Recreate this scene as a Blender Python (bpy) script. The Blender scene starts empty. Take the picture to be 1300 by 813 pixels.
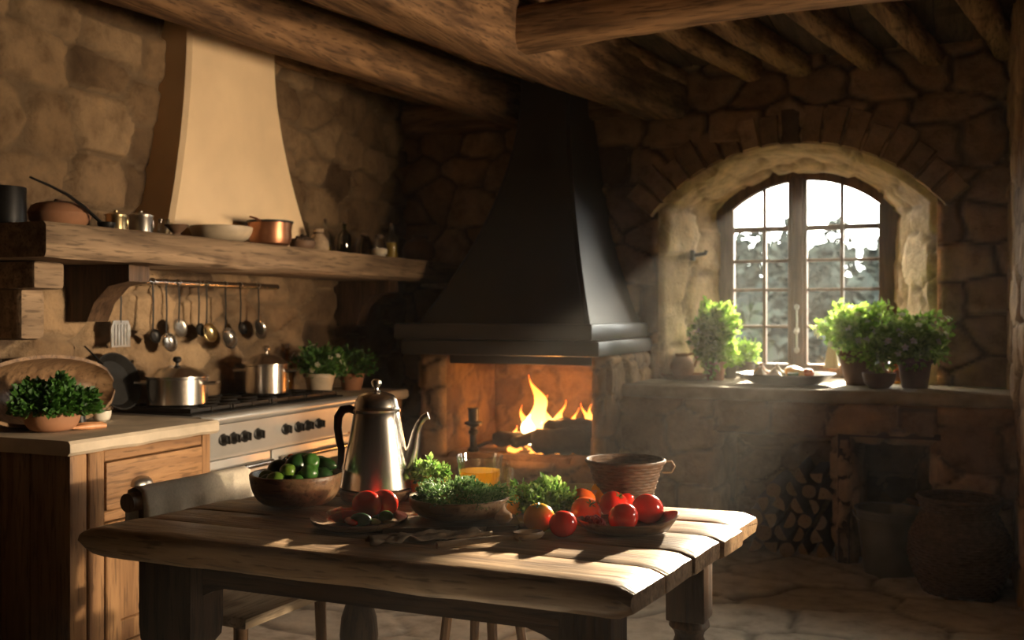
import bpy, bmesh, math, random
import numpy as np
from mathutils import Vector, Matrix
R = math.radians
PI = math.pi
sc = bpy.context.scene
COL = sc.collection

# ------------------------------------------------------------------ frame of the place
# left wall x=0, back wall y=6.4, floor z=0; the eye stands at (3.55, 0, 1.35)
EX, EZ, F = 3.55, 1.35, 1300.0
CA, SA = 0.921, 0.389
def _dir(px):
    s = (px-650)/F
    return CA*s-SA, SA*s+CA
def at_z(px, py, z):
    n, u = _dir(px); d = F*(EZ-z)/(py-400)
    return Vector((EX+n*d, u*d, z))
def at_y(px, py, y):
    n, u = _dir(px); d = y/u
    return Vector((EX+n*d, y, EZ-(py-400)*d/F))
def at_x(px, py, x):
    n, u = _dir(px); d = (x-EX)/n
    return Vector((x, u*d, EZ-(py-400)*d/F))

# ------------------------------------------------------------------ numpy noise
def _h(i, j, s):
    v = np.sin(i*127.1+j*311.7+s*74.7)*43758.5453
    return v-np.floor(v)
def vnoise(x, y, s=0):
    xi, yi = np.floor(x), np.floor(y); fx, fy = x-xi, y-yi
    fx = fx*fx*(3-2*fx); fy = fy*fy*(3-2*fy)
    a = _h(xi, yi, s); b = _h(xi+1, yi, s); c = _h(xi, yi+1, s); d = _h(xi+1, yi+1, s)
    return (a*(1-fx)+b*fx)*(1-fy)+(c*(1-fx)+d*fx)*fy-0.5
def fbm(x, y, s=0, o=3):
    t = 0; a = 1.0
    for k in range(o):
        t = t+a*vnoise(x*2**k, y*2**k, s+k*7); a *= 0.5
    return t
def worley(x, y, sx, sy, seed, jit=0.8, p=2.6, warp=0.25):
    x = x+sx*warp*fbm(x/sx*0.9, y/sy*0.9, seed+31); y = y+sy*warp*fbm(x/sx*0.9+9, y/sy*0.9, seed+57)
    gx0, gy0 = x/sx, y/sy
    row = np.floor(gy0)
    f1 = np.full(x.shape, 9.0); f2 = f1.copy(); tone = np.zeros(x.shape)
    for dj in (-1, 0, 1):
        j = row+dj
        off = (np.mod(j, 2))*0.5
        i0 = np.floor(gx0-off)
        for di in (-2, -1, 0, 1, 2):
            i = i0+di
            cx = i+off+0.5+(_h(i, j, seed)-0.5)*jit
            cy = j+0.5+(_h(i, j, seed+3)-0.5)*jit*0.8
            d = (np.abs(gx0-cx)**p+np.abs(gy0-cy)**p)**(1/p)
            w = d < f1
            f2 = np.where(w, f1, np.minimum(f2, d))
            tone = np.where(w, _h(i, j, seed+11), tone)
            f1 = np.where(w, d, f1)
    return f2-f1, tone

# ------------------------------------------------------------------ mesh builder
class MB:
    def __init__(s): s.v = []; s.f = []; s.att = {}
    def add(s, vs, fs, M=None):
        o = len(s.v)
        s.v += [tuple(M @ Vector(v)) if M is not None else tuple(v) for v in vs]
        s.f += [tuple(i+o for i in f) for f in fs]
        return s
    def box(s, c, size, bev=0.0, rot=None, seg=1):
        bm = bmesh.new(); bmesh.ops.create_cube(bm, size=1)
        for v in bm.verts: v.co = Vector((v.co.x*size[0], v.co.y*size[1], v.co.z*size[2]))
        if bev > 0: bmesh.ops.bevel(bm, geom=bm.edges[:], offset=min(bev, min(size)*0.45), segments=seg, affect='EDGES', profile=0.6)
        bm.verts.index_update()
        M = Matrix.Translation(c)
        if rot is not None: M = M @ (rot if isinstance(rot, Matrix) else Matrix.Rotation(rot, 4, 'Z'))
        s.add([v.co.copy() for v in bm.verts], [[v.index for v in f.verts] for f in bm.faces], M); bm.free(); return s
    def span(s, a, b, bev=0.0, seg=1):
        return s.box([(a[i]+b[i])/2 for i in range(3)], [abs(b[i]-a[i]) for i in range(3)], bev, None, seg)
    def lathe(s, prof, n=32, c=(0, 0, 0), sx=1, sy=1, M=None, wob=0, seed=0):
        vs, fs = [], []; rings = []
        for k, (r, z) in enumerate(prof):
            if r < 1e-6: rings.append([len(vs)]); vs.append((0, 0, z))
            else:
                ring = []
                for i in range(n):
                    a = 2*PI*i/n; q = r
                    if wob: q = r*(1+wob*math.sin(2*a+seed)+wob*0.7*math.sin(3*a+seed*2.3+z*9)+wob*.5*math.sin(5*a-seed))
                    ring.append(len(vs)); vs.append((q*math.cos(a)*sx, q*math.sin(a)*sy, z))
                rings.append(ring)
        for a, b in zip(rings, rings[1:]):
            for i in range(n):
                j = (i+1) % n
                if len(a) == 1 and len(b) == 1: continue
                if len(a) == 1: fs.append((a[0], b[j], b[i]))
                elif len(b) == 1: fs.append((a[i], a[j], b[0]))
                else: fs.append((a[i], a[j], b[j], b[i]))
        T = Matrix.Translation(c)
        return s.add(vs, fs, T @ M if M is not None else T)
    def tube(s, path, rad, n=10, cap=True, flat=1.0, up=None):
        P = [Vector(p) for p in path]; vs, fs = [], []
        if not isinstance(rad, (list, tuple)): rad = [rad]*len(P)
        t0 = (P[1]-P[0]).normalized()
        ref = Vector(up) if up else (Vector((0, 0, 1)) if abs(t0.z) < 0.9 else Vector((1, 0, 0)))
        nrm = (ref-t0*ref.dot(t0)).normalized()
        for k, p in enumerate(P):
            t = (P[min(k+1, len(P)-1)]-P[max(k-1, 0)])
            t = t.normalized() if t.length > 1e-9 else t0
            nrm = (nrm-t*nrm.dot(t)).normalized(); bn = t.cross(nrm)
            for i in range(n):
                a = 2*PI*i/n
                vs.append(p+nrm*(math.cos(a)*rad[k]*flat)+bn*(math.sin(a)*rad[k]))
        for k in range(len(P)-1):
            for i in range(n):
                j = (i+1) % n
                fs.append((k*n+i, k*n+j, (k+1)*n+j, (k+1)*n+i))
        if cap:
            fs.append(tuple(range(n-1, -1, -1))); fs.append(tuple((len(P)-1)*n+i for i in range(n)))
        return s.add(vs, fs)
    def ball(s, c, r, sx=1, sy=1, sz=1, n=20, m=12, M=None):
        return s.lathe([(r*math.sin(PI*k/m) if 0 < k < m else 0, -r*math.cos(PI*k/m)*sz) for k in range(m+1)], n, c, sx, sy, M)
    def prism(s, poly, a, b, fn):
        """poly: 2D outline; fn(p, t) maps to 3D at t=a and t=b"""
        n = len(poly)
        vs = [fn(p, a) for p in poly]+[fn(p, b) for p in poly]
        fs = [tuple(range(n-1, -1, -1)), tuple(range(n, 2*n))]
        for i in range(n):
            j = (i+1) % n; fs.append((i, j, n+j, n+i))
        return s.add(vs, fs)
    def loft(s, secs, cap=True):
        n = len(secs[0]); vs = [p for q in secs for p in q]; fs = []
        for k in range(len(secs)-1):
            for i in range(n):
                j = (i+1) % n; fs.append((k*n+i, k*n+j, (k+1)*n+j, (k+1)*n+i))
        if cap:
            fs.append(tuple(range(n-1, -1, -1))); fs.append(tuple((len(secs)-1)*n+i for i in range(n)))
        return s.add(vs, fs)

def rrect(w, h, r, k=3):
    pts = []
    for cx, cy, a0 in ((w/2-r, h/2-r, 0), (-w/2+r, h/2-r, PI/2), (-w/2+r, -h/2+r, PI), (w/2-r, -h/2+r, 1.5*PI)):
        for i in range(k+1):
            a = a0+PI/2*i/k; pts.append((cx+r*math.cos(a), cy+r*math.sin(a)))
    return pts

def fixn(me):
    bm = bmesh.new(); bm.from_mesh(me); bmesh.ops.recalc_face_normals(bm, faces=bm.faces); bm.to_mesh(me); bm.free()

def wloc(o):
    l = Vector((0, 0, 0))
    while o: l += o.location; o = o.parent
    return l

def obj(name, mb, mat, parent=None, world=False, angle=38, smooth=True, att=None, fix=True):
    vs = mb.v; loc = Vector((0, 0, 0))
    if world:
        A = np.array(vs)
        if parent is None:
            lo, hi = A.min(0), A.max(0); loc = Vector(((lo[0]+hi[0])/2, (lo[1]+hi[1])/2, lo[2])); A = A-np.array(loc)
        else: A = A-np.array(wloc(parent))
        vs = A.tolist()
    me = bpy.data.meshes.new(name); me.from_pydata(vs, [], mb.f); me.update()
    if fix: fixn(me)
    for k, a in (att or {}).items():
        t = me.attributes.new(k, 'FLOAT', 'POINT'); t.data.foreach_set('value', np.asarray(a, dtype=np.float32))
    if smooth:
        me.polygons.foreach_set('use_smooth', [True]*len(me.polygons))
        if angle < 180: me.set_sharp_from_angle(angle=R(angle))
    if mat: me.materials.append(mat)
    o = bpy.data.objects.new(name, me); COL.objects.link(o); o.location = loc
    if parent: o.parent = parent
    return o
def tag(o, label=None, cat=None, group=None, kind=None):
    if label: o['label'] = label
    if cat: o['category'] = cat
    if group: o['group'] = group
    if kind: o['kind'] = kind
    return o
def thing(name, label, cat, loc=(0, 0, 0), rz=0, group=None, kind=None):
    o = bpy.data.objects.new(name, None); COL.objects.link(o); o.location = loc; o.rotation_euler = (0, 0, rz)
    o.empty_display_size = 0.05
    return tag(o, label, cat, group, kind)
def dup(root, loc=None, rz=None, label=None, scale=None):
    r = root.copy(); COL.objects.link(r)
    if loc is not None: r.location = loc
    if rz is not None: r.rotation_euler = (0, 0, rz) if not isinstance(rz, tuple) else rz
    if label: r['label'] = label
    if scale: r.scale = (scale,)*3 if not isinstance(scale, tuple) else scale
    for ch in list(root.children):
        c = ch.copy(); COL.objects.link(c); c.parent = r
        for g in list(ch.children):
            d = g.copy(); COL.objects.link(d); d.parent = c
    return r

# ------------------------------------------------------------------ materials
def nm(name):
    m = bpy.data.materials.new(name); m.use_nodes = True; nt = m.node_tree
    for n in list(nt.nodes): nt.nodes.remove(n)
    out = nt.nodes.new('ShaderNodeOutputMaterial'); b = nt.nodes.new('ShaderNodeBsdfPrincipled')
    nt.links.new(b.outputs[0], out.inputs[0])
    return m, nt, b, out
def N(nt, t, **kw):
    n = nt.nodes.new('ShaderNode'+t)
    for k, v in kw.items():
        if k in n.inputs.keys() if isinstance(k, str) else False: n.inputs[k].default_value = v
        else: setattr(n, k, v)
    return n
def ramp(nt, stops):
    r = nt.nodes.new('ShaderNodeValToRGB'); e = r.color_ramp.elements
    while len(e) < len(stops): e.new(0.5)
    for q, (p, c) in zip(e, stops): q.position = p; q.color = (*c, 1)
    return r
def mixc(nt, a, b, f, mode='MIX'):
    m = nt.nodes.new('ShaderNodeMix'); m.data_type = 'RGBA'; m.blend_type = mode
    for s, v in ((0, f), (6, a), (7, b)):
        if hasattr(v, 'is_linked'): nt.links.new(v, m.inputs[s])
        else: m.inputs[s].default_value = v if s == 0 else (*v, 1)
    return m.outputs[2]
def bump(nt, b, h, strength=0.4, dist=0.01):
    n = nt.nodes.new('ShaderNodeBump'); n.inputs['Strength'].default_value = strength; n.inputs['Distance'].default_value = dist
    nt.links.new(h, n.inputs['Height']); nt.links.new(n.outputs[0], b.inputs['Normal'])
def coords(nt, scale=(1, 1, 1), island=0.0):
    tc = nt.nodes.new('ShaderNodeTexCoord'); mp = nt.nodes.new('ShaderNodeMapping'); mp.inputs['Scale'].default_value = scale
    src = tc.outputs['Object']
    if island:
        g = nt.nodes.new('ShaderNodeNewGeometry'); mu = nt.nodes.new('ShaderNodeMath'); mu.operation = 'MULTIPLY'; mu.inputs[1].default_value = island
        nt.links.new(g.outputs['Random Per Island'], mu.inputs[0])
        ad = nt.nodes.new('ShaderNodeVectorMath'); ad.operation = 'ADD'
        nt.links.new(src, ad.inputs[0]); nt.links.new(mu.outputs[0], ad.inputs[1]); src = ad.outputs[0]
    nt.links.new(src, mp.inputs[0]); return mp.outputs[0]

def plain(name, col, rough=0.5, metal=0.0, var=0.0, scale=20, bmp=0.0, spec=0.5, coat=0.0, bdist=0.004, stretch=(1, 1, 1), sub=0.0):
    m, nt, b, out = nm(name)
    b.inputs['Base Color'].default_value = (*col, 1); b.inputs['Roughness'].default_value = rough; b.inputs['Metallic'].default_value = metal
    b.inputs['Specular IOR Level'].default_value = spec; b.inputs['Coat Weight'].default_value = coat
    if sub: b.inputs['Subsurface Weight'].default_value = sub; b.inputs['Subsurface Radius'].default_value = (0.02, 0.008, 0.004)
    if var or bmp:
        no = N(nt, 'TexNoise'); no.inputs['Scale'].default_value = scale; no.inputs['Detail'].default_value = 6
        nt.links.new(coords(nt, stretch), no.inputs['Vector'])
        if var:
            r = ramp(nt, [(0.3, tuple(c*(1-var) for c in col)), (0.7, tuple(min(1, c*(1+var)) for c in col))])
            nt.links.new(no.outputs[0], r.inputs[0]); nt.links.new(r.outputs[0], b.inputs['Base Color'])
        if bmp: bump(nt, b, no.outputs[0], bmp, bdist)
    return m

def wood(name, dark, light, axis='X', rough=0.6, sc_=1.0, bmp=0.5, knots=True, spec=0.3):
    m, nt, b, out = nm(name)
    st = {'X': (1.1, 13, 13), 'Y': (13, 1.1, 13), 'Z': (13, 13, 1.1)}[axis]
    v = coords(nt, tuple(q*sc_ for q in st), 7.0)
    n1 = N(nt, 'TexNoise'); n1.inputs['Scale'].default_value = 1.6; n1.inputs['Detail'].default_value = 7; n1.inputs['Distortion'].default_value = 0.5
    nt.links.new(v, n1.inputs['Vector'])
    n2 = N(nt, 'TexNoise'); n2.inputs['Scale'].default_value = 7; n2.inputs['Detail'].default_value = 3
    nt.links.new(v, n2.inputs['Vector'])
    mid = tuple((a+c)/2 for a, c in zip(dark, light))
    r = ramp(nt, [(0.33, dark), (0.5, mid), (0.68, light)]); nt.links.new(n1.outputs[0], r.inputs[0])
    col = mixc(nt, r.outputs[0], tuple(c*0.45 for c in dark), 0.0)
    r2 = ramp(nt, [(0.36, (1, 1, 1)), (0.46, (0, 0, 0))]); nt.links.new(n2.outputs[0], r2.inputs[0])
    sc2 = N(nt, 'Math', operation='MULTIPLY'); sc2.inputs[1].default_value = 0.6; nt.links.new(r2.outputs[0], sc2.inputs[0])
    nt.links.new(sc2.outputs[0], col.node.inputs[0])
    if knots:
        vo = N(nt, 'TexNoise'); vo.inputs['Scale'].default_value = 3.2; vo.inputs['Detail'].default_value = 2
        nt.links.new(coords(nt, (1, 1, 1), 5.0), vo.inputs['Vector'])
        r3 = ramp(nt, [(0.62, (1, 1, 1)), (0.72, (0.45, 0.4, 0.36))]); nt.links.new(vo.outputs[0], r3.inputs[0])
        col = mixc(nt, col, r3.outputs[0], 1.0, 'MULTIPLY')
    nt.links.new(col, b.inputs['Base Color']); b.inputs['Roughness'].default_value = rough; b.inputs['Specular IOR Level'].default_value = spec
    ad = N(nt, 'Math', operation='ADD'); nt.links.new(n1.outputs[0], ad.inputs[0]); nt.links.new(n2.outputs[0], ad.inputs[1])
    bump(nt, b, ad.outputs[0], bmp, 0.004)
    return m

def stone(name, cols, mortar, rough=0.9, bmp=0.7, spec=0.25):
    m, nt, b, out = nm(name)
    at = N(nt, 'Attribute', attribute_name='tone'); ae = N(nt, 'Attribute', attribute_name='joint')
    r = ramp(nt, [(k/(len(cols)-1), c) for k, c in enumerate(cols)]); r.color_ramp.interpolation = 'LINEAR'
    nt.links.new(at.outputs['Fac'], r.inputs[0])
    v = coords(nt)
    n1 = N(nt, 'TexNoise'); n1.inputs['Scale'].default_value = 9; n1.inputs['Detail'].default_value = 8; n1.inputs['Roughness'].default_value = 0.65
    nt.links.new(v, n1.inputs['Vector'])
    n2 = N(nt, 'TexNoise'); n2.inputs['Scale'].default_value = 55; n2.inputs['Detail'].default_value = 4; nt.links.new(v, n2.inputs['Vector'])
    rr = ramp(nt, [(0.3, (0.55, 0.5, 0.45)), (0.5, (0.95, 0.93, 0.9)), (0.72, (1.25, 1.2, 1.1))]); nt.links.new(n1.outputs[0], rr.inputs[0])
    c1 = mixc(nt, r.outputs[0], rr.outputs[0], 1.0, 'MULTIPLY')
    c2 = mixc(nt, c1, mortar, 0.0); nt.links.new(ae.outputs['Fac'], c2.node.inputs[0])
    nt.links.new(c2, b.inputs['Base Color']); b.inputs['Roughness'].default_value = rough; b.inputs['Specular IOR Level'].default_value = spec
    ml = N(nt, 'Math', operation='MULTIPLY'); ml.inputs[1].default_value = 0.35; nt.links.new(n2.outputs[0], ml.inputs[0])
    ad = N(nt, 'Math', operation='ADD'); nt.links.new(n1.outputs[0], ad.inputs[0]); nt.links.new(ml.outputs[0], ad.inputs[1])
    bump(nt, b, ad.outputs[0], bmp, 0.02)
    return m

def leafy(name, cols, trans=0.35, spec=0.5):
    m, nt, b, out = nm(name)
    g = N(nt, 'NewGeometry'); r = ramp(nt, [(k/(len(cols)-1), c) for k, c in enumerate(cols)])
    nt.links.new(g.outputs['Random Per Island'], r.inputs[0]); nt.links.new(r.outputs[0], b.inputs['Base Color'])
    b.inputs['Roughness'].default_value = 0.55; b.inputs['Specular IOR Level'].default_value = spec
    tr = N(nt, 'BsdfTranslucent'); nt.links.new(r.outputs[0], tr.inputs[0])
    mx = N(nt, 'MixShader'); mx.inputs[0].default_value = trans
    nt.links.new(b.outputs[0], mx.inputs[1]); nt.links.new(tr.outputs[0], mx.inputs[2]); nt.links.new(mx.outputs[0], out.inputs[0])
    return m

def glass(name, tint=(1, 1, 1), gl=0.12, rough=0.03):
    m, nt, b, out = nm(name); nt.nodes.remove(b)
    t = N(nt, 'BsdfTransparent'); t.inputs[0].default_value = (*tint, 1)
    g = N(nt, 'BsdfGlossy'); g.inputs['Roughness'].default_value = rough
    lw = N(nt, 'LayerWeight'); lw.inputs[0].default_value = 0.35
    mr = N(nt, 'MapRange'); mr.inputs[3].default_value = gl*0.4; mr.inputs[4].default_value = min(1, gl*4.5)
    nt.links.new(lw.outputs['Facing'], mr.inputs[0])
    mx = N(nt, 'MixShader'); nt.links.new(mr.outputs[0], mx.inputs[0]); nt.links.new(t.outputs[0], mx.inputs[1]); nt.links.new(g.outputs[0], mx.inputs[2])
    nt.links.new(mx.outputs[0], out.inputs[0]); return m

M = {}
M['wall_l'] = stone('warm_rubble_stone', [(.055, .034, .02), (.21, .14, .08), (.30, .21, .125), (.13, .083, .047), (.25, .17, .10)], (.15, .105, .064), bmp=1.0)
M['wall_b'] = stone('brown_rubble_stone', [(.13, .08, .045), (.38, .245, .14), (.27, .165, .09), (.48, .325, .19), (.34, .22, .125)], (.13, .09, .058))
M['reveal'] = stone('pale_reveal_stone', [(.46, .33, .20), (.66, .50, .32), (.55, .40, .25), (.72, .56, .37)], (.22, .155, .095))
M['fire_brick'] = stone('sooty_fire_stone', [(.16, .10, .065), (.26, .17, .10), (.22, .14, .09)], (.10, .07, .05))
M['flag'] = stone('flagstone', [(.44, .43, .42), (.58, .57, .56), (.50, .49, .48), (.64, .63, .62)], (.14, .13, .12), rough=0.55, bmp=0.25, spec=0.4)
M['ledge'] = plain('ledge_stone', (.33, .27, .205), 0.75, var=0.3, scale=9, bmp=0.4, bdist=.01)
M['plaster'] = plain('lime_plaster', (.76, .58, .37), 0.9, var=0.10, scale=3, bmp=0.25, bdist=.01)
M['countertop'] = plain('pale_stone_worktop', (.52, .43, .32), 0.6, var=0.22, scale=8, bmp=0.35, bdist=.006)
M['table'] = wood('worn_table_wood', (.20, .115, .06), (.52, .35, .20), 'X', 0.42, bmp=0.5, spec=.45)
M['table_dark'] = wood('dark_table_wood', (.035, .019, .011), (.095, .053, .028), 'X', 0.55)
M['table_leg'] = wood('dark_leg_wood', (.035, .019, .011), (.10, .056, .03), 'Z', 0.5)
M['pine_z'] = wood('honey_pine_upright', (.19, .095, .042), (.41, .23, .105), 'Z', 0.55)
M['pine_y'] = wood('honey_pine_level', (.18, .09, .04), (.40, .22, .10), 'Y', 0.55)
M['beam_x'] = wood('beam_oak_across', (.09, .048, .024), (.34, .195, .095), 'X', 0.8, bmp=0.9)
M['beam_y'] = wood('beam_oak_along', (.07, .037, .019), (.28, .16, .078), 'Y', 0.8, bmp=0.9)
M['joist'] = wood('joist_oak_lit', (.16, .085, .04), (.58, .36, .18), 'Y', 0.8, bmp=0.9)  # lighter than the beams; bounce light on the joists put into the colour
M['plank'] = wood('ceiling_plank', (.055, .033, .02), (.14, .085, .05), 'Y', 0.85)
M['shelf'] = wood('shelf_oak', (.115, .075, .045), (.30, .205, .125), 'Y', 0.8, bmp=0.9)
M['bowl_wood'] = wood('turned_bowl_wood', (.11, .06, .03), (.27, .165, .085), 'X', 0.4, spec=.4)
M['pale_wood'] = wood('pale_bowl_wood', (.22, .14, .075), (.40, .28, .165), 'X', 0.45, spec=.4)
M['board_wood'] = wood('chopping_wood', (.11, .06, .03), (.25, .15, .08), 'X', 0.5)
M['chair'] = wood('chair_wood', (.10, .055, .03), (.24, .14, .075), 'Z', 0.5)
M['seat_wood'] = wood('seat_wood', (.26, .19, .125), (.46, .36, .25), 'Y', 0.5)
M['steel'] = plain('brushed_steel', (.62, .58, .53), 0.24, 1.0, var=0.08, scale=60, stretch=(6, 6, .3))
M['steel_d'] = plain('dull_steel', (.42, .39, .35), 0.35, 1.0, var=0.15, scale=25)
M['enamel'] = plain('steel_range_panel', (.50, .485, .46), 0.36, 0.6, var=0.06, scale=12)
M['black'] = plain('black_iron', (.012, .011, .010), 0.45, 0.3, var=0.3, scale=30, bmp=0.1)
M['hoodblack'] = plain('blackened_hood', (.012, .011, .010), 0.42, 0.2, var=0.25, scale=4, bmp=0.06, spec=.6)
M['slab'] = plain('black_slab', (.026, .024, .024), 0.35, 0.0, var=0.25, scale=6, bmp=0.15, spec=.6)
M['soot'] = plain('soot', (.02, .016, .013), 0.9, var=.4, scale=8, bmp=.4)
M['copper'] = plain('old_copper', (.42, .19, .10), 0.38, 0.85, var=0.3, scale=12)
M['brass'] = plain('old_brass', (.55, .42, .22), 0.3, 1.0)
M['clay'] = plain('terracotta', (.36, .17, .085), 0.75, var=0.2, scale=14, bmp=0.2)
M['clay_d'] = plain('dark_clay', (.15, .085, .05), 0.6, var=0.3, scale=10, bmp=0.2)
M['ceramic'] = plain('oatmeal_ceramic', (.50, .41, .29), 0.45, var=0.15, scale=18)
M['white'] = plain('white_glaze', (.72, .66, .56), 0.35, var=.05)
M['pewter'] = plain('grey_pewter', (.16, .155, .15), 0.42, 0.4, var=0.2, scale=9)
M['cloth'] = plain('cream_linen', (.66, .58, .46), 0.95, var=0.08, scale=120, bmp=0.35, bdist=.002)
M['cloth_d'] = plain('brown_linen', (.34, .25, .165), 0.95, var=0.2, scale=60, bmp=0.4, bdist=.002)
M['wicker'] = plain('dark_wicker', (.085, .045, .024), 0.7, var=0.4, scale=40, bmp=0.4)
M['tomato'] = plain('tomato_red', (.80, .028, .014), 0.16, spec=.6, coat=.35, var=.10, scale=9, sub=.3)
M['tomato_o'] = plain('tomato_orange', (.85, .14, .02), 0.18, spec=.6, coat=.3, var=.18, scale=9, sub=.3)
M['tomato_y'] = plain('tomato_yellow', (.88, .44, .04), 0.2, spec=.6, coat=.3, var=.12, scale=9, sub=.3)
M['orange'] = plain('orange_fruit', (.86, .40, .035), 0.35, var=.1, scale=30, bmp=.15)
M['berry'] = plain('dark_berry', (.16, .012, .014), 0.3, spec=.6)
M['lime'] = plain('lime_green', (.13, .24, .03), 0.3, var=.25, scale=14, spec=.55)
M['green_d'] = plain('dark_green_veg', (.018, .06, .014), 0.28, var=.3, scale=10, spec=.55)
M['green_m'] = plain('mid_green_veg', (.05, .15, .025), 0.3, var=.3, scale=10, spec=.55)
M['pale_veg'] = plain('pale_cut_veg', (.62, .62, .36), 0.45, var=.1)
M['garlic'] = plain('garlic_skin', (.70, .55, .42), 0.55, var=.12, scale=25)
M['onion'] = plain('onion_skin', (.62, .30, .14), 0.4, var=.2, scale=20, stretch=(3, 3, .4))
M['parsley'] = leafy('parsley_leaves', [(.015, .055, .008), (.04, .13, .016), (.085, .22, .03), (.03, .10, .012)], .25)
M['herb'] = leafy('herb_leaves', [(.07, .17, .025), (.18, .34, .055), (.32, .46, .12), (.12, .25, .04)], .55)
M['thyme'] = leafy('pale_herb_leaves', [(.035, .10, .025), (.10, .20, .06), (.22, .32, .12), (.06, .14, .035)], .35)
M['basil'] = leafy('sunny_leaves', [(.10, .22, .025), (.26, .44, .06), (.42, .58, .14), (.17, .32, .05)], .6)
M['petal'] = leafy('white_petals', [(.80, .78, .60), (.85, .84, .74), (.82, .74, .45)], .6)
M['stemg'] = plain('green_stem', (.10, .16, .04), 0.6)
M['bark'] = plain('bark', (.10, .062, .04), 0.9, var=.5, scale=22, bmp=.7, bdist=.01)
M['cutlog'] = wood('cut_log_face', (.30, .19, .105), (.48, .34, .20), 'Y', .8)
M['char'] = plain('charred_wood', (.018, .013, .010), .8, var=.5, scale=25, bmp=.7, bdist=.01)
M['glass'] = glass('clear_glass', (.97, .98, .97), .14)
M['pane'] = glass('window_pane', (.97, .985, .98), .05)
M['bottle_g'] = glass('green_bottle_glass', (.30, .34, .16), .2)
M['bottle_b'] = glass('brown_bottle_glass', (.36, .20, .07), .2)
M['jar_y'] = glass('honey_glass', (.80, .52, .12), .16)
M['oil'] = plain('olive_oil', (.42, .27, .03), .2)
M['juice'] = leafy('orange_juice', [(.98, .60, .03), (.98, .62, .03)], .7)
M['label'] = plain('paper_label', (.62, .55, .42), .8, var=.1)
M['winframe'] = wood('window_frame_wood', (.08, .042, .024), (.19, .105, .06), 'Z', .5)

def emit(name, stops, strength, tip=True):
    m, nt, b, out = nm(name); nt.nodes.remove(b)
    tc = N(nt, 'TexCoord'); sx = N(nt, 'SeparateXYZ'); nt.links.new(tc.outputs['Generated'], sx.inputs[0])
    r = ramp(nt, stops); nt.links.new(sx.outputs[2], r.inputs[0])
    e = N(nt, 'Emission'); nt.links.new(r.outputs[0], e.inputs[0]); e.inputs[1].default_value = strength
    lw = N(nt, 'LayerWeight'); lw.inputs[0].default_value = .3
    rr = ramp(nt, [(.25, (.0, .0, .0)), (.95, (1, 1, 1))]); nt.links.new(lw.outputs['Facing'], rr.inputs[0])
    t = N(nt, 'BsdfTransparent'); mx = N(nt, 'MixShader')
    nt.links.new(rr.outputs[0], mx.inputs[0]); nt.links.new(e.outputs[0], mx.inputs[1]); nt.links.new(t.outputs[0], mx.inputs[2])
    nt.links.new(mx.outputs[0], out.inputs[0]); return m
M['flame'] = emit('flame', [(0, (1, .62, .22)), (.35, (1, .50, .12)), (.75, (1, .26, .03)), (1, (.9, .12, .01))], 5.0)
M['flame_hot'] = emit('flame_core', [(0, (1, .78, .45)), (.5, (1, .62, .22)), (1, (1, .34, .05))], 9.0)
M['ember'] = emit('ember', [(0, (1, .30, .04)), (1, (1, .36, .06))], 3.0)
SKY, SUNX, SUNEL, SUNE, SPOTE, SIDEE, FIREE, HAZE, EXPO = 25.0, -.06, 16.5, 54.0, 4000.0, 27.0, 16.0, .0045, 0.06
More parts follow.
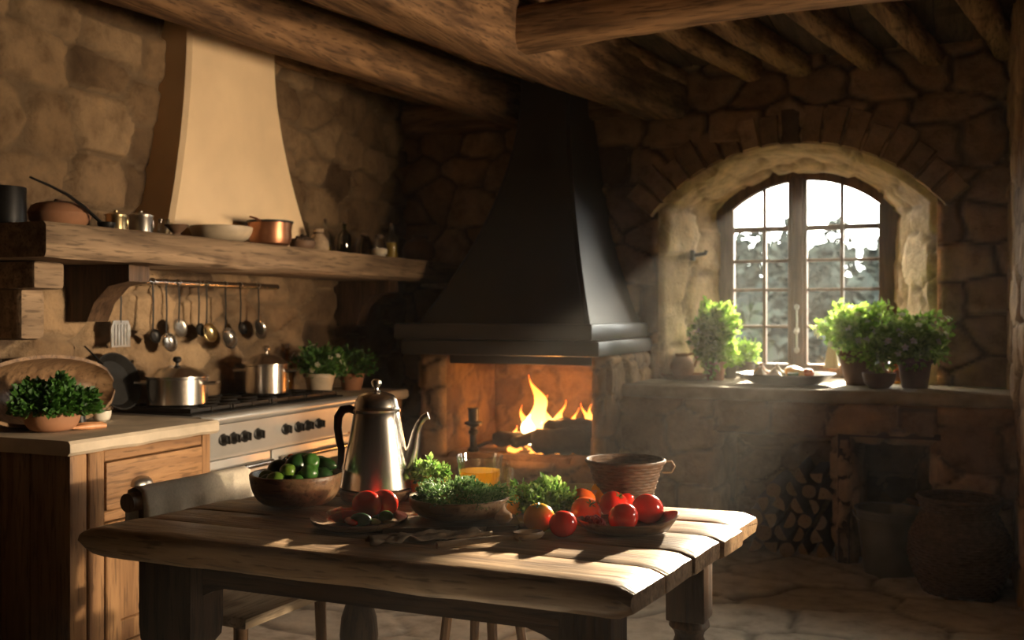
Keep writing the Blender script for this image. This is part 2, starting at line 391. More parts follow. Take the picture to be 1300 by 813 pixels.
# ------------------------------------------------------------------ masonry
class SB:
    """collects displaced stone faces with their joint / tone attributes"""
    def __init__(s): s.mb = MB(); s.t = []; s.j = []
    def grid(s, P, Nn, tone, joint, keep=None):
        nv, nu = P.shape[:2]; o = len(s.mb.v)
        s.mb.v += P.reshape(-1, 3).tolist(); s.t += tone.ravel().tolist(); s.j += joint.ravel().tolist()
        for b in range(nv-1):
            for a in range(nu-1):
                if keep is not None and not keep[b, a]: continue
                i = o+b*nu+a; s.mb.f.append((i, i+1, i+nu+1, i+nu))
    def panel(s, O, U, V, w, h, res=.03, sx=.34, sy=.2, seed=1, amp=.03, hole=None, edge=True, jw=.10, off=(0, 0)):
        O, U, V = np.array(O, float), np.array(U, float), np.array(V, float); Nn = np.cross(U, V)
        nu, nv = max(2, int(w/res)+1), max(2, int(h/res)+1)
        a, b = np.meshgrid(np.linspace(0, w, nu), np.linspace(0, h, nv))
        keep = None
        if hole is not None:
            wx, wz = O[0]+a*U[0], O[2]+b*V[2]
            d = hole(wx, wz)
            e = 1e-3; gx = (hole(wx+e, wz)-d)/e; gz = (hole(wx, wz+e)-d)/e
            gl = np.maximum(np.sqrt(gx*gx+gz*gz), .3); near = np.abs(d) < res*0.62
            a = np.where(near, a-d*gx/gl/gl*U[0], a); b = np.where(near, b-d*gz/gl/gl, b)
            dd = np.where(near, 0, d)
            keep = (dd[:-1, :-1]+dd[1:, :-1]+dd[:-1, 1:]+dd[1:, 1:]) > 0
        e, tone = worley(a+off[0], b+off[1], sx, sy, seed)
        sm = np.clip(e/jw, 0, 1); sm = sm*sm*(3-2*sm)
        k = sm*(.55+.9*tone)*amp+amp*.35*fbm((a+off[0])*9, (b+off[1])*9, seed+5)+amp*.12*fbm((a+off[0])*34, (b+off[1])*34, seed+6)
        if edge:
            q = np.clip(np.minimum(np.minimum(a, w-a), np.minimum(b, h-b))/.025, 0, 1); k = k*np.sqrt(q)
        elif hole is not None:
            k = k*np.clip(np.abs(hole(O[0]+a*U[0], O[2]+b*V[2]))/.03, .25, 1)
        P = O+a[..., None]*U+b[..., None]*V+k[..., None]*Nn
        tone2 = np.clip(tone+.16*fbm(a*5, b*5, seed+8), 0, 1)
        s.grid(P, Nn, tone2, 1-sm, keep)
    def box(s, a, b, faces, **kw):
        x0, y0, z0 = a; x1, y1, z1 = b
        if '-y' in faces: s.panel((x0, y0, z0), (1, 0, 0), (0, 0, 1), x1-x0, z1-z0, **kw)
        if '+x' in faces: s.panel((x1, y0, z0), (0, 1, 0), (0, 0, 1), y1-y0, z1-z0, off=(x1, 0), **kw)
        if '-x' in faces: s.panel((x0, y1, z0), (0, -1, 0), (0, 0, 1), y1-y0, z1-z0, off=(7, 0), **kw)
        if '+z' in faces: s.panel((x0, y0, z1), (1, 0, 0), (0, 1, 0), x1-x0, y1-y0, off=(0, 3), **kw)
        if '-z' in faces: s.panel((x0, y1, z0), (1, 0, 0), (0, -1, 0), x1-x0, y1-y0, off=(0, 5), **kw)
    def build(s, name, mat, parent=None, angle=180):
        return obj(name, s.mb, mat, parent, True, angle=angle, att={'tone': s.t, 'joint': s.j}, fix=False)

ST = dict(kind='structure')
NX0, NX1, NSP, NAP = 1.874, 3.513, 2.02, 2.385           # niche mouth in the back wall
WX0, WX1, WSP, WAP, WBT = 2.19, 3.23, 2.05, 2.285, .975  # window at the back of the niche
YB, YW = 6.4, 6.9
def arc(x0, x1, sp, ap):
    hw = (x1-x0)/2; ri = ap-sp; rr = (hw*hw+ri*ri)/(2*ri); return (x0+x1)/2, ap-rr, rr, hw
def arch_sd(X0, X1, SP, AP, bt):
    def f(x, z):
        xc, zc, rr, hw = arc(X0, X1, SP, AP)
        top = zc+np.sqrt(np.maximum(rr*rr-(x-xc)**2, .01))
        return np.maximum(np.maximum(np.abs(x-xc)-hw, z-top), bt-z)
    return f
niche_sd = arch_sd(NX0, NX1, NSP, NAP, .90)

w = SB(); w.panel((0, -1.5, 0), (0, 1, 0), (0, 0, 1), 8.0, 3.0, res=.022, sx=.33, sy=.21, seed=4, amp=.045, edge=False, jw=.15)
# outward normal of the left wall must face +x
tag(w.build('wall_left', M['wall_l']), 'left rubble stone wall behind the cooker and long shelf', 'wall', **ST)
w = SB(); w.panel((0, YB, 0), (1, 0, 0), (0, 0, 1), 3.9, 3.0, res=.018, sx=.33, sy=.22, seed=9, amp=.045, edge=False, hole=niche_sd, jw=.13)
w.panel((-.2, YW+.06, 0), (1, 0, 0), (0, 0, 1), 4.4, 3.1, res=.04, seed=10, amp=.01, edge=False, hole=arch_sd(WX0-.02, WX1+.02, WSP, WAP+.02, .95))
tag(w.build('wall_back', M['wall_b']), 'back rubble stone wall with the arched window niche', 'wall', **ST)
w = SB(); w.panel((3.9, YB+.02, 0), (0, -1, 0), (0, 0, 1), 1.92, 3.0, res=.022, sx=.33, sy=.22, seed=14, amp=.028, edge=False, jw=.14)
w.panel((3.9, 4.50, 0), (1, 0, 0), (0, 0, 1), 1.72, 3.0, res=.05, sx=.33, sy=.22, seed=15, amp=.04, edge=False, jw=.14)
tag(w.build('wall_right', M['wall_b']), 'right stone wall beside the window ledge', 'wall', **ST)
# wall further right, with an unseen opening added for the side lamps
OY0, OY1, OZ0, OZ1 = 3.32, 4.38, 1.0, 1.80
w = SB()
for (y0, y1, z0, z1) in ((-1.5, OY0, 0, 3), (OY1, 4.53, 0, 3), (OY0, OY1, 0, OZ0), (OY0, OY1, OZ1, 3)):
    w.panel((5.6, y1, z0), (0, -1, 0), (0, 0, 1), y1-y0, z1-z0, res=.08, seed=21, amp=.03)
tag(w.build('wall_side', M['wall_b']), 'side stone wall with an unseen opening added for light', 'wall', **ST)
m = MB()
for i in range(28): m.span((i*.2, -.62, 0), (i*.2+.197, -.57, 2.95), .004)
m.span((-.3, -.75, -.05), (5.95, -.615, 2.97))
tag(obj('wall_front', m, M['table_leg'], None, True), 'unseen wall, darkened to cut bounce, at the near end of the kitchen', 'wall', **ST)  # out of view; set close and near black to cut bounce onto the table
w = SB(); w.panel((-.1, -1.6, 0), (1, 0, 0), (0, 1, 0), 5.8, 8.1, res=.025, sx=.58, sy=.40, seed=31, amp=.018, edge=False, jw=.085)
tag(w.build('floor', M['flag']), 'worn pale flagstone floor', 'floor', **ST)

# window niche lining
def outline(x0, x1, sp, ap, bt, na=40, nj=30):
    xc, zc, rr, hw = arc(x0, x1, sp, ap); a0 = math.acos(hw/rr)
    p = [(x0, bt+(sp-bt)*i/nj) for i in range(nj)]
    p += [(xc+rr*math.cos(PI-a0-(PI-2*a0)*i/na), zc+rr*math.sin(PI-a0-(PI-2*a0)*i/na)) for i in range(na+1)]
    p += [(x1, sp-(sp-bt)*(i+1)/nj) for i in range(nj)]
    return np.array(p)
o1, o2 = outline(NX0, NX1, NSP, NAP, .90), outline(WX0-.04, WX1+.04, WSP, WAP+.03, .90)
t = np.linspace(0, 1, 26)[:, None]
px_, pz_ = o1[None, :, 0]*(1-t)+o2[None, :, 0]*t, o1[None, :, 1]*(1-t)+o2[None, :, 1]*t
al = np.concatenate([[0], np.cumsum(np.hypot(*np.diff(o1, axis=0).T))])
A_, B_ = np.meshgrid(al, np.linspace(0, .52, 26))
e, tone = worley(A_, B_, .27, .3, 44); sm = np.clip(e/.10, 0, 1); sm = sm*sm*(3-2*sm)
k = sm*(.4+tone)*.034+.014*fbm(A_*8, B_*8, 3); k[0] *= 0; 
xc = (NX0+NX1)/2
dx, dz = xc-px_, (1.55-pz_)*(pz_ > NSP)
L = np.hypot(dx, dz)+1e-6
P = np.stack([px_+dx/L*k, (YB-.045+t*.57)+0*px_, pz_+dz/L*k], -1)
w = SB(); w.grid(P, None, np.clip(tone+.1*fbm(A_*6, B_*6, 2), 0, 1), 1-sm)
tag(w.build('trim_1', M['reveal']), 'splayed stone lining of the arched window niche', 'niche lining', **ST)
# arch stones around the niche mouth
w = SB(); xc, zc, rr, hw = arc(NX0, NX1, NSP, NAP); a0 = math.acos(hw/rr)-.06
rnd = random.Random(5); nvs = 17
for i in range(nvs):
    b0 = PI-a0-(PI-2*a0)*(i+.04)/nvs; b1 = PI-a0-(PI-2*a0)*(i+.96)/nvs
    r0, r1 = rr+.004, rr+.20+rnd.uniform(-.03, .04); yf = YB-.055-rnd.uniform(0, .02)
    m = MB(); cs = []
    for (ins, y) in ((0, YB+.03), (0, yf+.02), (.018, yf)):
        q = []
        for (r_, b_) in ((r0, b0), (r0, (b0+b1)/2), (r0, b1), (r1, b1), (r1, (b0+b1)/2), (r1, b0)):
            rm = (r0+r1)/2; bm_ = (b0+b1)/2
            r2 = r_+(rm-r_)*ins*9*.4; b2 = b_+(bm_-b_)*ins*9
            q.append((xc+r2*math.cos(b2), y, zc+r2*math.sin(b2)))
        cs.append(q)
    m.loft(cs); o = len(w.mb.v); tn = rnd.random()
    w.mb.add(m.v, m.f); w.t += [tn]*len(m.v); w.j += [0]*len(m.v)
o = obj('trim_2', w.mb, M['wall_b'], None, True, att={'tone': w.t, 'joint': w.j}, angle=30)
tag(o, 'arch of brown wedge stones over the window niche', 'arch', **ST)

# window
win = thing('window_1', 'arched wooden casement window with small panes', 'window', ((WX0+WX1)/2, YW, WBT), kind='structure')
fo = outline(WX0-.05, WX1+.05, WSP, WAP+.04, WBT-.03, 24, 1); fi = outline(WX0+.05, WX1-.05, WSP, WAP-.055, WBT+.05, 24, 1)
m = MB(); nO = len(fo)
vs = [(p[0], y, p[1]) for y in (YW-.03, YW+.05) for p in list(fo)+list(fi)]
fs = []; q = 2*nO
for i in range(nO-1):
    fs += [(i, i+1, nO+i+1, nO+i), (q+i, q+nO+i, q+nO+i+1, q+i+1), (nO+i, nO+i+1, q+nO+i+1, q+nO+i), (i, q+i, q+i+1, i+1)]
m.add(vs, fs); m.span((WX0-.05, YW-.035, WBT-.03), (WX1+.05, YW+.055, WBT+.055), .006)
obj('window_frame', m, M['winframe'], win, True)
xm = at_y(1013, 300, YW).x; xcw, zcw, rrw, _ = arc(WX0+.05, WX1-.05, WSP, WAP-.055)
ztop = lambda x: zcw+math.sqrt(rrw*rrw-(x-xcw)**2)
obj('mullion', MB().span((xm-.036, YW-.045, WBT+.04), (xm+.036, YW+.05, ztop(xm)+.02), .008), M['winframe'], win, True)
zs = [at_y(1013, p, YW).z for p in (290, 331, 368, 415)]
for sgn, x0, x1 in ((-1, WX0+.04, xm-.03), (1, xm+.03, WX1-.04)):
    m = MB()
    for z in zs: m.span((x0, YW-.02, z-(.017 if z == zs[0] else .010)), (x1, YW+.03, z+(.017 if z == zs[0] else .010)), .004)
    xq = (x0+x1)/2+(.02 if sgn < 0 else 0)
    m.span((xq-.011, YW-.022, WBT+.05), (xq+.011, YW+.032, ztop(xq)+.02), .004)
    s0, s1 = (x1-.03, x1+.005) if sgn < 0 else (x0-.005, x0+.03)
    m.span((s0, YW-.03, WBT+.05), (s1, YW+.035, ztop((s0+s1)/2)), .004)
    s0, s1 = (x0, x0+.024) if sgn < 0 else (x1-.024, x1)
    m.span((s0, YW-.03, WBT+.05), (s1, YW+.035, ztop((s0+s1)/2)), .004)
    obj('glazing_bars', m, M['winframe'], win, True)
    pl = [(x0, WBT+.05)]+[(x1, WBT+.05)]+[(x1-(x1-x0)*i/12, ztop(x1-(x1-x0)*i/12)+.01) for i in range(13)]
    obj('pane', MB().prism(pl, YW+.004, YW+.008, lambda p, y: (p[0], y, p[1])), M['pane'], win, True)
m = MB(); m.tube([(xm, YW-.06, 1.10), (xm, YW-.06, 1.42)], .006, 8)
for z in (1.12, 1.25, 1.40): m.box((xm, YW-.055, z), (.03, .025, .03), .004)
m.ball((xm, YW-.085, 1.24), .016)
obj('latch_bolt', m, M['steel_d'], win, True)

# ceiling and its timbers
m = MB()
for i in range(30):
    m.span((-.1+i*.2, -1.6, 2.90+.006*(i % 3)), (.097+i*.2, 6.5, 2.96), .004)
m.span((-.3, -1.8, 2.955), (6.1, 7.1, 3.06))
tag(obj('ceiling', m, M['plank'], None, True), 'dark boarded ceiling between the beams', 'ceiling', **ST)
m = MB()
for i in range(8): m.span((5.62+i*.25, 2.6, 2.25+.03*i), (5.865+i*.25, 5.0, 2.29+.03*i), .004)
tag(obj('baffle_roof', m, M['plank'], None, True), 'unseen added roof outside the side opening', 'baffle_roof', **ST)  # unseen cover, added to block sky light from the side opening
m = MB(); m.span((5.66, 2.9, 0), (7.6, 3.0, 2.5)); m.span((5.66, 5.0, 0), (7.6, 5.1, 2.5))
m.span((7.55, 2.95, 0), (7.65, 3.5, 2.5)); m.span((7.55, 4.6, 0), (7.65, 5.05, 2.5)); m.span((7.55, 3.5, 0), (7.65, 4.6, 1.15)); m.span((7.55, 3.5, 2.05), (7.65, 4.6, 2.5))
tag(obj('baffle_wall', m, M['plank'], None, True), 'unseen added baffle wall cutting sky at the side opening', 'wall', **ST)  # unseen boards added to keep sky out; end gap passes the spot
def timber(name, p0, p1, wd, ht, seed, mat, label, cat='beam', bulge=.02, n=40, cham=.05, sag=0):
    p0, p1 = Vector(p0), Vector(p1); ax = (p1-p0).normalized(); sd = ax.cross(Vector((0, 0, 1))).normalized(); L = (p1-p0).length
    sec = rrect(wd, ht, cham, 3); S = []
    for k in range(n+1):
        f = k/n; c = p0+ax*(L*f)+Vector((0, 0, -sag*math.sin(PI*f)))
        q = []
        for i, (a, b) in enumerate(sec):
            n1 = float(fbm(np.array([f*L*1.3+seed*3.1]), np.array([math.atan2(b, a)*1.2+seed]), seed)[0])
            n2 = float(vnoise(np.array([f*L*6.0+seed]), np.array([i*.45]), seed+3)[0])
            s_ = 1+n1*bulge*8+n2*bulge*1.6
            q.append(c+sd*(a*s_)+Vector((0, 0, b*s_)))
        S.append(q)
    m = MB().loft(S); o = obj(name, m, mat, None, True, angle=50)
    return tag(o, label, cat, 'ceiling timbers', 'structure')
timber('ceiling_beam', (.62, -1.0, 2.735), (1.93, 6.45, 2.735), .27, .30, 3, M['beam_y'], 'thick rough main beam running above the table to the black chimney', sag=.03)
timber('ceiling_beam', (.02, -1.0, 2.72), (.98, 6.45, 2.72), .22, .26, 6, M['beam_y'], 'rough main beam passing in front of the plaster cooker hood')
timber('ceiling_beam', (1.45, 4.50, 2.68), (4.3, 4.42, 2.70), .17, .20, 8, M['beam_x'], 'curving cross beam parallel to the window wall', sag=-.05, bulge=.03)
rnd = random.Random(8)
jl = ['slender ceiling joist %s' % s for s in ('in the left corner over the shelf', 'left of the plaster hood', 'between plaster hood and main beam', 'just left of the thick main beam', 'above the black chimney', 'just right of the thick main beam', 'ending over the left end of the window arch', 'ending above the arch between centre and left', 'ending straight above the arch top', 'ending above the right half of the arch', 'ending right of the arch', 'near the right wall')]
for i in range(12):
    x = -.15+i*.36
    timber('ceiling_joist', (x-.95+rnd.uniform(-.05, .05), -1.0, 2.845), (x+.42+rnd.uniform(-.06, .06), 6.42, 2.845), .115+rnd.uniform(-.02, .03), .125, 20+i, M['joist'], jl[i], 'joist', bulge=.035, n=46, cham=.04)
timber('ceiling_beam', (.10, 6.30, 2.70), (1.75, 6.30, 2.70), .16, .20, 71, M['beam_x'], 'dark wall plate in the corner behind the chimney')

# stone ledge under the window
led = thing('stone_ledge', 'stone ledge under the window with two alcoves below', 'ledge', (2.85, 6.0, 0))
m = MB(); YL = 5.75
def rough_slab(x0, x1, y0, y1, z0, z1, seed, nx=30, ny=12):
    """a slab with an uneven front edge"""
    S = []
    for k in range(nx+1):
        x = x0+(x1-x0)*k/nx; d = .018*float(fbm(np.array([x*3.]), np.array([.3]), seed)[0]); d2 = .006*float(vnoise(np.array([x*11.]), np.array([.7]), seed)[0])
        S.append([(x, y0+d+.012, z0), (x, y0+d, z0+.014), (x, y0+d, z1-.016+d2), (x, y0+d+.006, z1-.005+d2), (x, y0+d+.02, z1), (x, y1, z1), (x, y1, z0)])
    return MB().loft(S)
q = rough_slab(1.80, 3.89, YL-.03, YB+.03, .875, .945, 3); m.add(q.v, q.f)
m.span((NX0-.02, YB, .88), (NX1+.02, YW+.06, .944), .002)
obj('slab', m, M['ledge'], led, True, angle=50)
X = lambda p: at_y(p, 500, YL).x
w = SB(); kw = dict(res=.02, sx=.32, sy=.2, seed=61, amp=.03, jw=.12)
w.box((1.78, YL, 0), (X(905), 6.4, .875), '-y+x', **kw)
w.box((X(905), YL, .70), (X(1190), 6.4, .875), '-y-z', **kw)
w.box((X(1062), YL, 0), (X(1082), 6.4, .70), '-y+x-x', **kw)
w.box((X(1190), YL, 0), (3.92, 6.4, .875), '-y-x', **kw)
w.box((X(905), 6.36, 0), (X(1190), 6.4, .70), '-y', **kw)
w.build('masonry', M['wall_b'], led)
m = MB(); m.span((X(1064), YL-.02, 0), (X(1079), YL+.005, .72), .004); m.span((X(1064), YL-.02, .70), (X(1200), YL+.004, .73), .004)
obj('timber_lintel', m, M['table_dark'], led, True)

# ------------------------------------------------------------------ fireplace
fp = thing('fireplace', 'raised stone fireplace under a tall black flared chimney hood', 'fireplace', (1.22, 5.95, 0))
FX0, FX1, FY, HZ, SZ = .63, 1.80, 5.5, .50, 1.12
OX0, OX1 = at_y(567, 500, FY).x, at_y(752, 500, FY).x
w = SB(); kw = dict(res=.02, sx=.27, sy=.19, seed=77, amp=.03, jw=.11)
w.box((FX0, FY, 0), (FX1, 6.4, HZ), '-y+x-x+z', **kw)
w.box((FX0, FY, HZ), (OX0, 6.4, SZ), '-y-x', **kw)
w.box((OX1, FY, HZ), (FX1, 6.4, SZ), '-y+x', **kw)
w.build('masonry', M['wall_b'], fp)
w = SB(); kw = dict(res=.02, sx=.25, sy=.15, seed=81, amp=.014, jw=.1)
w.panel((OX0+.0, FY, HZ), (0, 1, 0), (0, 0, 1), .72, SZ-HZ, **kw)
w.panel((OX1, FY+.72, HZ), (0, -1, 0), (0, 0, 1), .72, SZ-HZ, **kw)
w.panel((OX0, FY+.72, HZ), (1, 0, 0), (0, 0, 1), OX1-OX0, SZ-HZ, **kw)
w.build('firebox_lining', M['fire_brick'], fp)
m = MB(); m.span((.58, 5.25, 1.21), (1.80, 6.39, 1.30), .012, 2); m.span((.61, 5.28, 1.12), (1.83, 6.39, 1.205), .012, 2)
m.box((1.215, 5.83, 1.09), (1.10, .6, .06), .004)
obj('mantel_slab', m, M['slab'], fp, True)
S = []
for k in range(31):
    f = k/30; z = 1.295+1.62*f
    g = (1-min(1, f/.92))**1.9
    x0 = 1.13-.46*g; x1 = 1.45+.30*g; y0 = 5.85-.50*g; 
    c = .022
    S.append([(x0, 6.39, z), (x0, y0+c, z), (x0+c, y0, z), (x1-c, y0, z), (x1, y0+c, z), (x1, 6.39, z)])
obj('hood', MB().loft(S), M['hoodblack'], fp, True, angle=30)
m = MB()
for k in range(2): m.box((.95+.52*k, 5.56, 1.075), (.03, .05, .05), .004)
# fire, logs and irons
def rough_log(mb, p0, p1, r, seed, n=14, k=14):
    p0, p1 = Vector(p0), Vector(p1); ax = (p1-p0).normalized(); a = ax.cross(Vector((0, 0, 1))).normalized(); b = ax.cross(a); S = []
    for i in range(k+1):
        f = i/k; q = []
        for j in range(n):
            t = 2*PI*j/n; s_ = 1+.28*float(fbm(np.array([f*4.+seed]), np.array([math.cos(t)*1.3+seed*2]), seed)[0])+.2*float(fbm(np.array([f*9.]), np.array([math.sin(t)*3+2]), seed+4)[0])
            s_ *= 1-.40*abs(2*f-1)**9
            q.append(p0+(p1-p0)*f+(a*math.cos(t)+b*math.sin(t))*r*s_)
        S.append(q)
    return mb.loft(S)
fz = HZ+.03
def flog(label, *a):
    o = obj('fire_log', rough_log(MB(), *a), M['char'], None, True, angle=60); tag(o, label, 'log', 'burning logs on the hearth'); return o
flog('long charred log lying low at the left of the fire', (1.0, 5.74, fz+.06), (1.42, 5.84, fz+.075), .05, 2)
flog('thick blackened log lying at the right of the fire', (1.29, 5.66, fz+.07), (1.67, 5.72, fz+.08), .085, 5)
flog('angular charred log resting on top of the thick right log', (1.33, 5.78, fz+.135), (1.66, 5.70, fz+.150), .062, 14, 7)
flog('short charred stub leaning in the middle of the fire', (1.14, 5.68, fz+.045), (1.33, 5.76, fz+.10), .038, 19, 8)
flog('small charred log resting across the back of the fire', (1.16, 5.93, fz+.10), (1.6, 5.9, fz+.12), .055, 8)
m = MB(); rnd = random.Random(3)
for i in range(46):
    m.ball((rnd.uniform(1.02, 1.50), rnd.uniform(5.66, 5.95), fz+rnd.uniform(-.02, .005)), rnd.uniform(.010, .022), n=6, m=4)
tag(obj('embers', m, M['ember'], None, True), 'glowing bed of orange embers under the burning logs', 'embers', kind='stuff')
def flame(mb, c, h, r, seed, n=12, k=16):
    rnd = random.Random(seed); ph = rnd.uniform(0, 6); S = []
    for i in range(k+1):
        f = i/k; rr_ = r*(math.sin(PI*min(1, f*.95+.12))**.8)*(1-f)**.75+.0015
        rr_ *= 1+.25*math.sin(f*11+ph)
        cx = c[0]+.22*h*f*math.sin(f*4.5+ph)*.5+.03*h*math.sin(f*13+ph); cy = c[1]+.08*h*f*math.cos(f*4+ph)
        S.append([(cx+rr_*math.cos(2*PI*j/n), cy+rr_*.6*math.sin(2*PI*j/n), c[2]+h*f) for j in range(n)])
    return mb.loft(S)
fire = thing('fire', 'bright orange fire burning on the raised hearth', 'fire', (1.33, 5.86, fz))
for (x, y, h, r, s, mt) in ((1.26, 5.80, .43, .10, 2, 'flame'), (1.235, 5.78, .28, .075, 5, 'flame_hot'), (1.32, 5.83, .30, .06, 51, 'flame'), (1.19, 5.80, .24, .05, 55, 'flame'), (1.29, 5.76, .17, .05, 58, 'flame_hot'), (1.40, 5.86, .27, .06, 9, 'flame'), (1.22, 5.87, .20, .05, 12, 'flame'),
                            (1.555, 5.86, .26, .045, 15, 'flame'), (1.62, 5.84, .27, .045, 21, 'flame'), (1.645, 5.80, .15, .035, 25, 'flame_hot'), (1.35, 5.72, .10, .04, 31, 'flame_hot'), (1.12, 5.8, .11, .035, 35, 'flame'), (1.47, 5.93, .22, .05, 41, 'flame')):
    o = obj('flame', flame(MB(), (x, y, fz+.03), h, r, s), M[mt], fire, True, angle=180)
p = at_z(600, 574, HZ); p.y = min(p.y, 5.68)
an = thing('andiron', 'black iron andiron with a cup top at the left of the fire', 'andiron', (at_y(601, 560, 5.64).x, 5.64, HZ+.02))
obj('post', MB().lathe([(0, .0), (.035, 0), (.035, .015), (.022, .03), (.02, .10), (.03, .11), (.03, .125), (.02, .135), (.02, .16), (0, .16)], 12), M['black'], an)
obj('cup', MB().lathe([(0, .15), (.02, .15), (.055, .168), (.055, .18), (.030, .185), (.032, .25), (.037, .265), (0, .265)], 14), M['black'], an)
obj('foot_bar', MB().tube([(0, 0, .02), (.0, .18, .03), (0, .32, .03)], .011, 8), M['black'], an)
# ------------------------------------------------------------------ shelf and what is on it
sh = thing('wall_shelf', 'long thick oak plank shelf on brackets along the left wall', 'shelf', (.3, 4.5, 1.56))
SX = .57; SY0, SY1 = 2.75, 6.2; SZT = 1.69
S = []
for k in range(61):
    f = k/60; y = SY0+(SY1-SY0)*f; d = .014*float(fbm(np.array([y*3.]), np.array([1.3]), 6)[0]); d2 = .012*float(fbm(np.array([y*4.]), np.array([5.3]), 9)[0])
    S.append([(.02, y, SZT-.125), (SX-.015, y, SZT-.128+d2), (SX+d, y, SZT-.112+d2), (SX+d, y, SZT-.012), (SX-.012+d, y, SZT), (.02, y, SZT)])
obj('plank', MB().loft(S), M['shelf'], sh, True, angle=45)
def bracket(y, mat, d, h, wd):
    pr = [(0, 0), (d, 0), (d, -.07), (d*.72, -.09), (d*.52, -.16), (d*.42, -h), (0, -h)]
    return obj('bracket', MB().prism(pr, y-wd/2, y+wd/2, lambda p, t: (.01+p[0], t, SZT-.129+p[1])), mat, sh, True)
bracket(3.38, M['table_leg'], .40, .24, .12); bracket(5.55, M['table_leg'], .40, .28, .12)
o = obj('corbel', MB().span((.0, 2.90, 1.45), (.34, 3.05, 1.56), .02, 2).span((.0, 2.92, 1.25), (.25, 3.04, 1.455), .03, 2), M['shelf'], sh, True); o['label'] = 'stepped corbel under the shelf end'

def shelf_at(px, x): 
    p = at_x(px, 300, x); return Vector((x, p.y, SZT))
def lathe_thing(name, label, cat, loc, prof, mat, group=None, n=28, rz=0, **kw):
    t = thing(name, label, cat, loc, rz, group)
    obj('body', MB().lathe(prof, n, **kw), mat, t); return t
def bowl_prof(r, h, th=.008, foot=.5, belly=.75, fz_=.0):
    o = [(0, fz_), (r*foot*.8, fz_), (r*foot, fz_+.004)]
    for k in range(1, 9):
        f = k/8; a = f*PI/2; o.append((r*(foot+(1-foot)*math.sin(a)**belly), h*(1-math.cos(a)**1.0)*.98+.004))
    i = [(max(0, q[0]-th), q[1]+th*.9) for q in o[3:]]
    i[-1] = (r-th, h)
    return o[:-1]+[(r, h-.003), (r-.002, h)]+[(r-th*.8, h)]+i[::-1][1:]+[(0, th+.004)]
def cyl_prof(r, h, th=.004, r2=None, e=.004):
    r2 = r2 or r
    return [(0, 0), (r-e, 0), (r, e), (r2, h-e), (r2-e*.3, h), (r2-th, h), (r-th, th+e), (0, th+e)]

lathe_thing('canister', 'black iron canister at the left end of the shelf', 'canister', shelf_at(6, .30), cyl_prof(.075, .14), M['black'])
t = lathe_thing('clay_pot', 'wide brown clay pot with a low lid on the shelf', 'pot', shelf_at(76, .33), [(0, 0), (.075, 0), (.11, .03), (.118, .06), (.105, .088), (.09, .096), (.085, .09), (.1, .06), (.07, .02), (0, .02)], M['clay'])
obj('lid', MB().lathe([(0, .118), (.02, .116), (.022, .108), (.05, .106), (.088, .097), (.088, .092), (0, .092)], 28), M['clay_d'], t)
p = shelf_at(100, .46)
ld = thing('ladle', 'long curved black iron ladle leaning over the shelf edge', 'ladle', p)
a, b = at_x(38, 225, .42)-p, at_x(128, 286, .47)-p
obj('handle', MB().tube([a, a.lerp(b, .25)+Vector((0, 0, .018)), a.lerp(b, .5)+Vector((0, 0, .030)), a.lerp(b, .75)+Vector((0, 0, .026)), b+Vector((0, 0, .012))], [.006, .007, .008, .009, .009], 8, flat=.7), M['black'], ld)
obj('scoop', MB().lathe(bowl_prof(.036, .03, .003), 18, c=(b.x, b.y+.03, 0)), M['black'], ld)
def lidpot(px, x, r, h, label, mat='steel_d'):
    t = thing('lidded_canister', label, 'canister', shelf_at(px, x), 0, 'small metal canisters on the shelf')
    obj('body', MB().lathe(cyl_prof(r, h), 24), M[mat], t)
    obj('lid', MB().lathe([(0, h+.022), (.008, h+.02), (.008, h+.012), (r*.6, h+.010), (r+.003, h+.002), (r+.003, h-.006), (0, h-.006)], 24), M[mat], t)
    obj('handle', MB().tube([(0, r, h*.85), (0, r+.022, h*.8), (0, r+.024, h*.4), (0, r, h*.3)], .004, 8), M[mat], t)
lidpot(147, .44, .040, .066, 'small brassy canister beside the ladle scoop', 'brass')
lidpot(179, .42, .048, .080, 'taller dull steel canister in the middle of the shelf group')
t = lathe_thing('glass_jug', 'small clear glass jug between steel canister and dark dish', 'jug', shelf_at(208, .44), cyl_prof(.030, .075, .003, .024), M['glass'])
obj('handle', MB().tube([(.0, .024, .065), (0, .05, .06), (0, .052, .03), (0, .028, .015)], .003, 8), M['glass'], t)
lathe_thing('sauce_dish', 'small flared dark dish beside the pale bowl', 'dish', shelf_at(224, .50), [(0, 0), (.022, 0), (.018, .012), (.05, .045), (.052, .048), (.046, .047), (.014, .018), (0, .018)], M['clay_d'])
lathe_thing('shelf_bowl', 'wide shallow oatmeal ceramic bowl on the shelf', 'bowl', shelf_at(281, .41), bowl_prof(.145, .075, .008, .45), M['ceramic'], n=36)
p = shelf_at(343, .40)
t = lathe_thing('copper_pot', 'round copper pot with a dark rim on the shelf', 'pot', p, [(0, 0), (.065, 0), (.098, .02), (.108, .055), (.105, .09), (.112, .125), (.112, .132), (.106, .132), (.099, .09), (.1, .05), (.06, .012), (0, .012)], M['copper'], n=32)
obj('rim', MB().lathe([(.109, .122), (.115, .126), (.115, .135), (.106, .135), (.106, .122)], 32), M['black'], t)
obj('handle', MB().tube([(.02, -.105, .125), (.03, -.16, .137), (.03, -.20, .14)], [.008, .01, .009], 8, flat=.4), M['copper'], t)
m = MB(); rnd = random.Random(2)
t = lathe_thing('dried_herb_bowl', 'small dark bowl heaped with dried herbs by the copper pot', 'bowl', shelf_at(384, .42), bowl_prof(.07, .05), M['clay_d'])
for i in range(120):
    a, r = rnd.uniform(0, 6.3), .06*math.sqrt(rnd.random()); m.ball((r*math.cos(a), r*math.sin(a), .05+.035*(1-r/.06)*rnd.random()), .011, n=5, m=4)
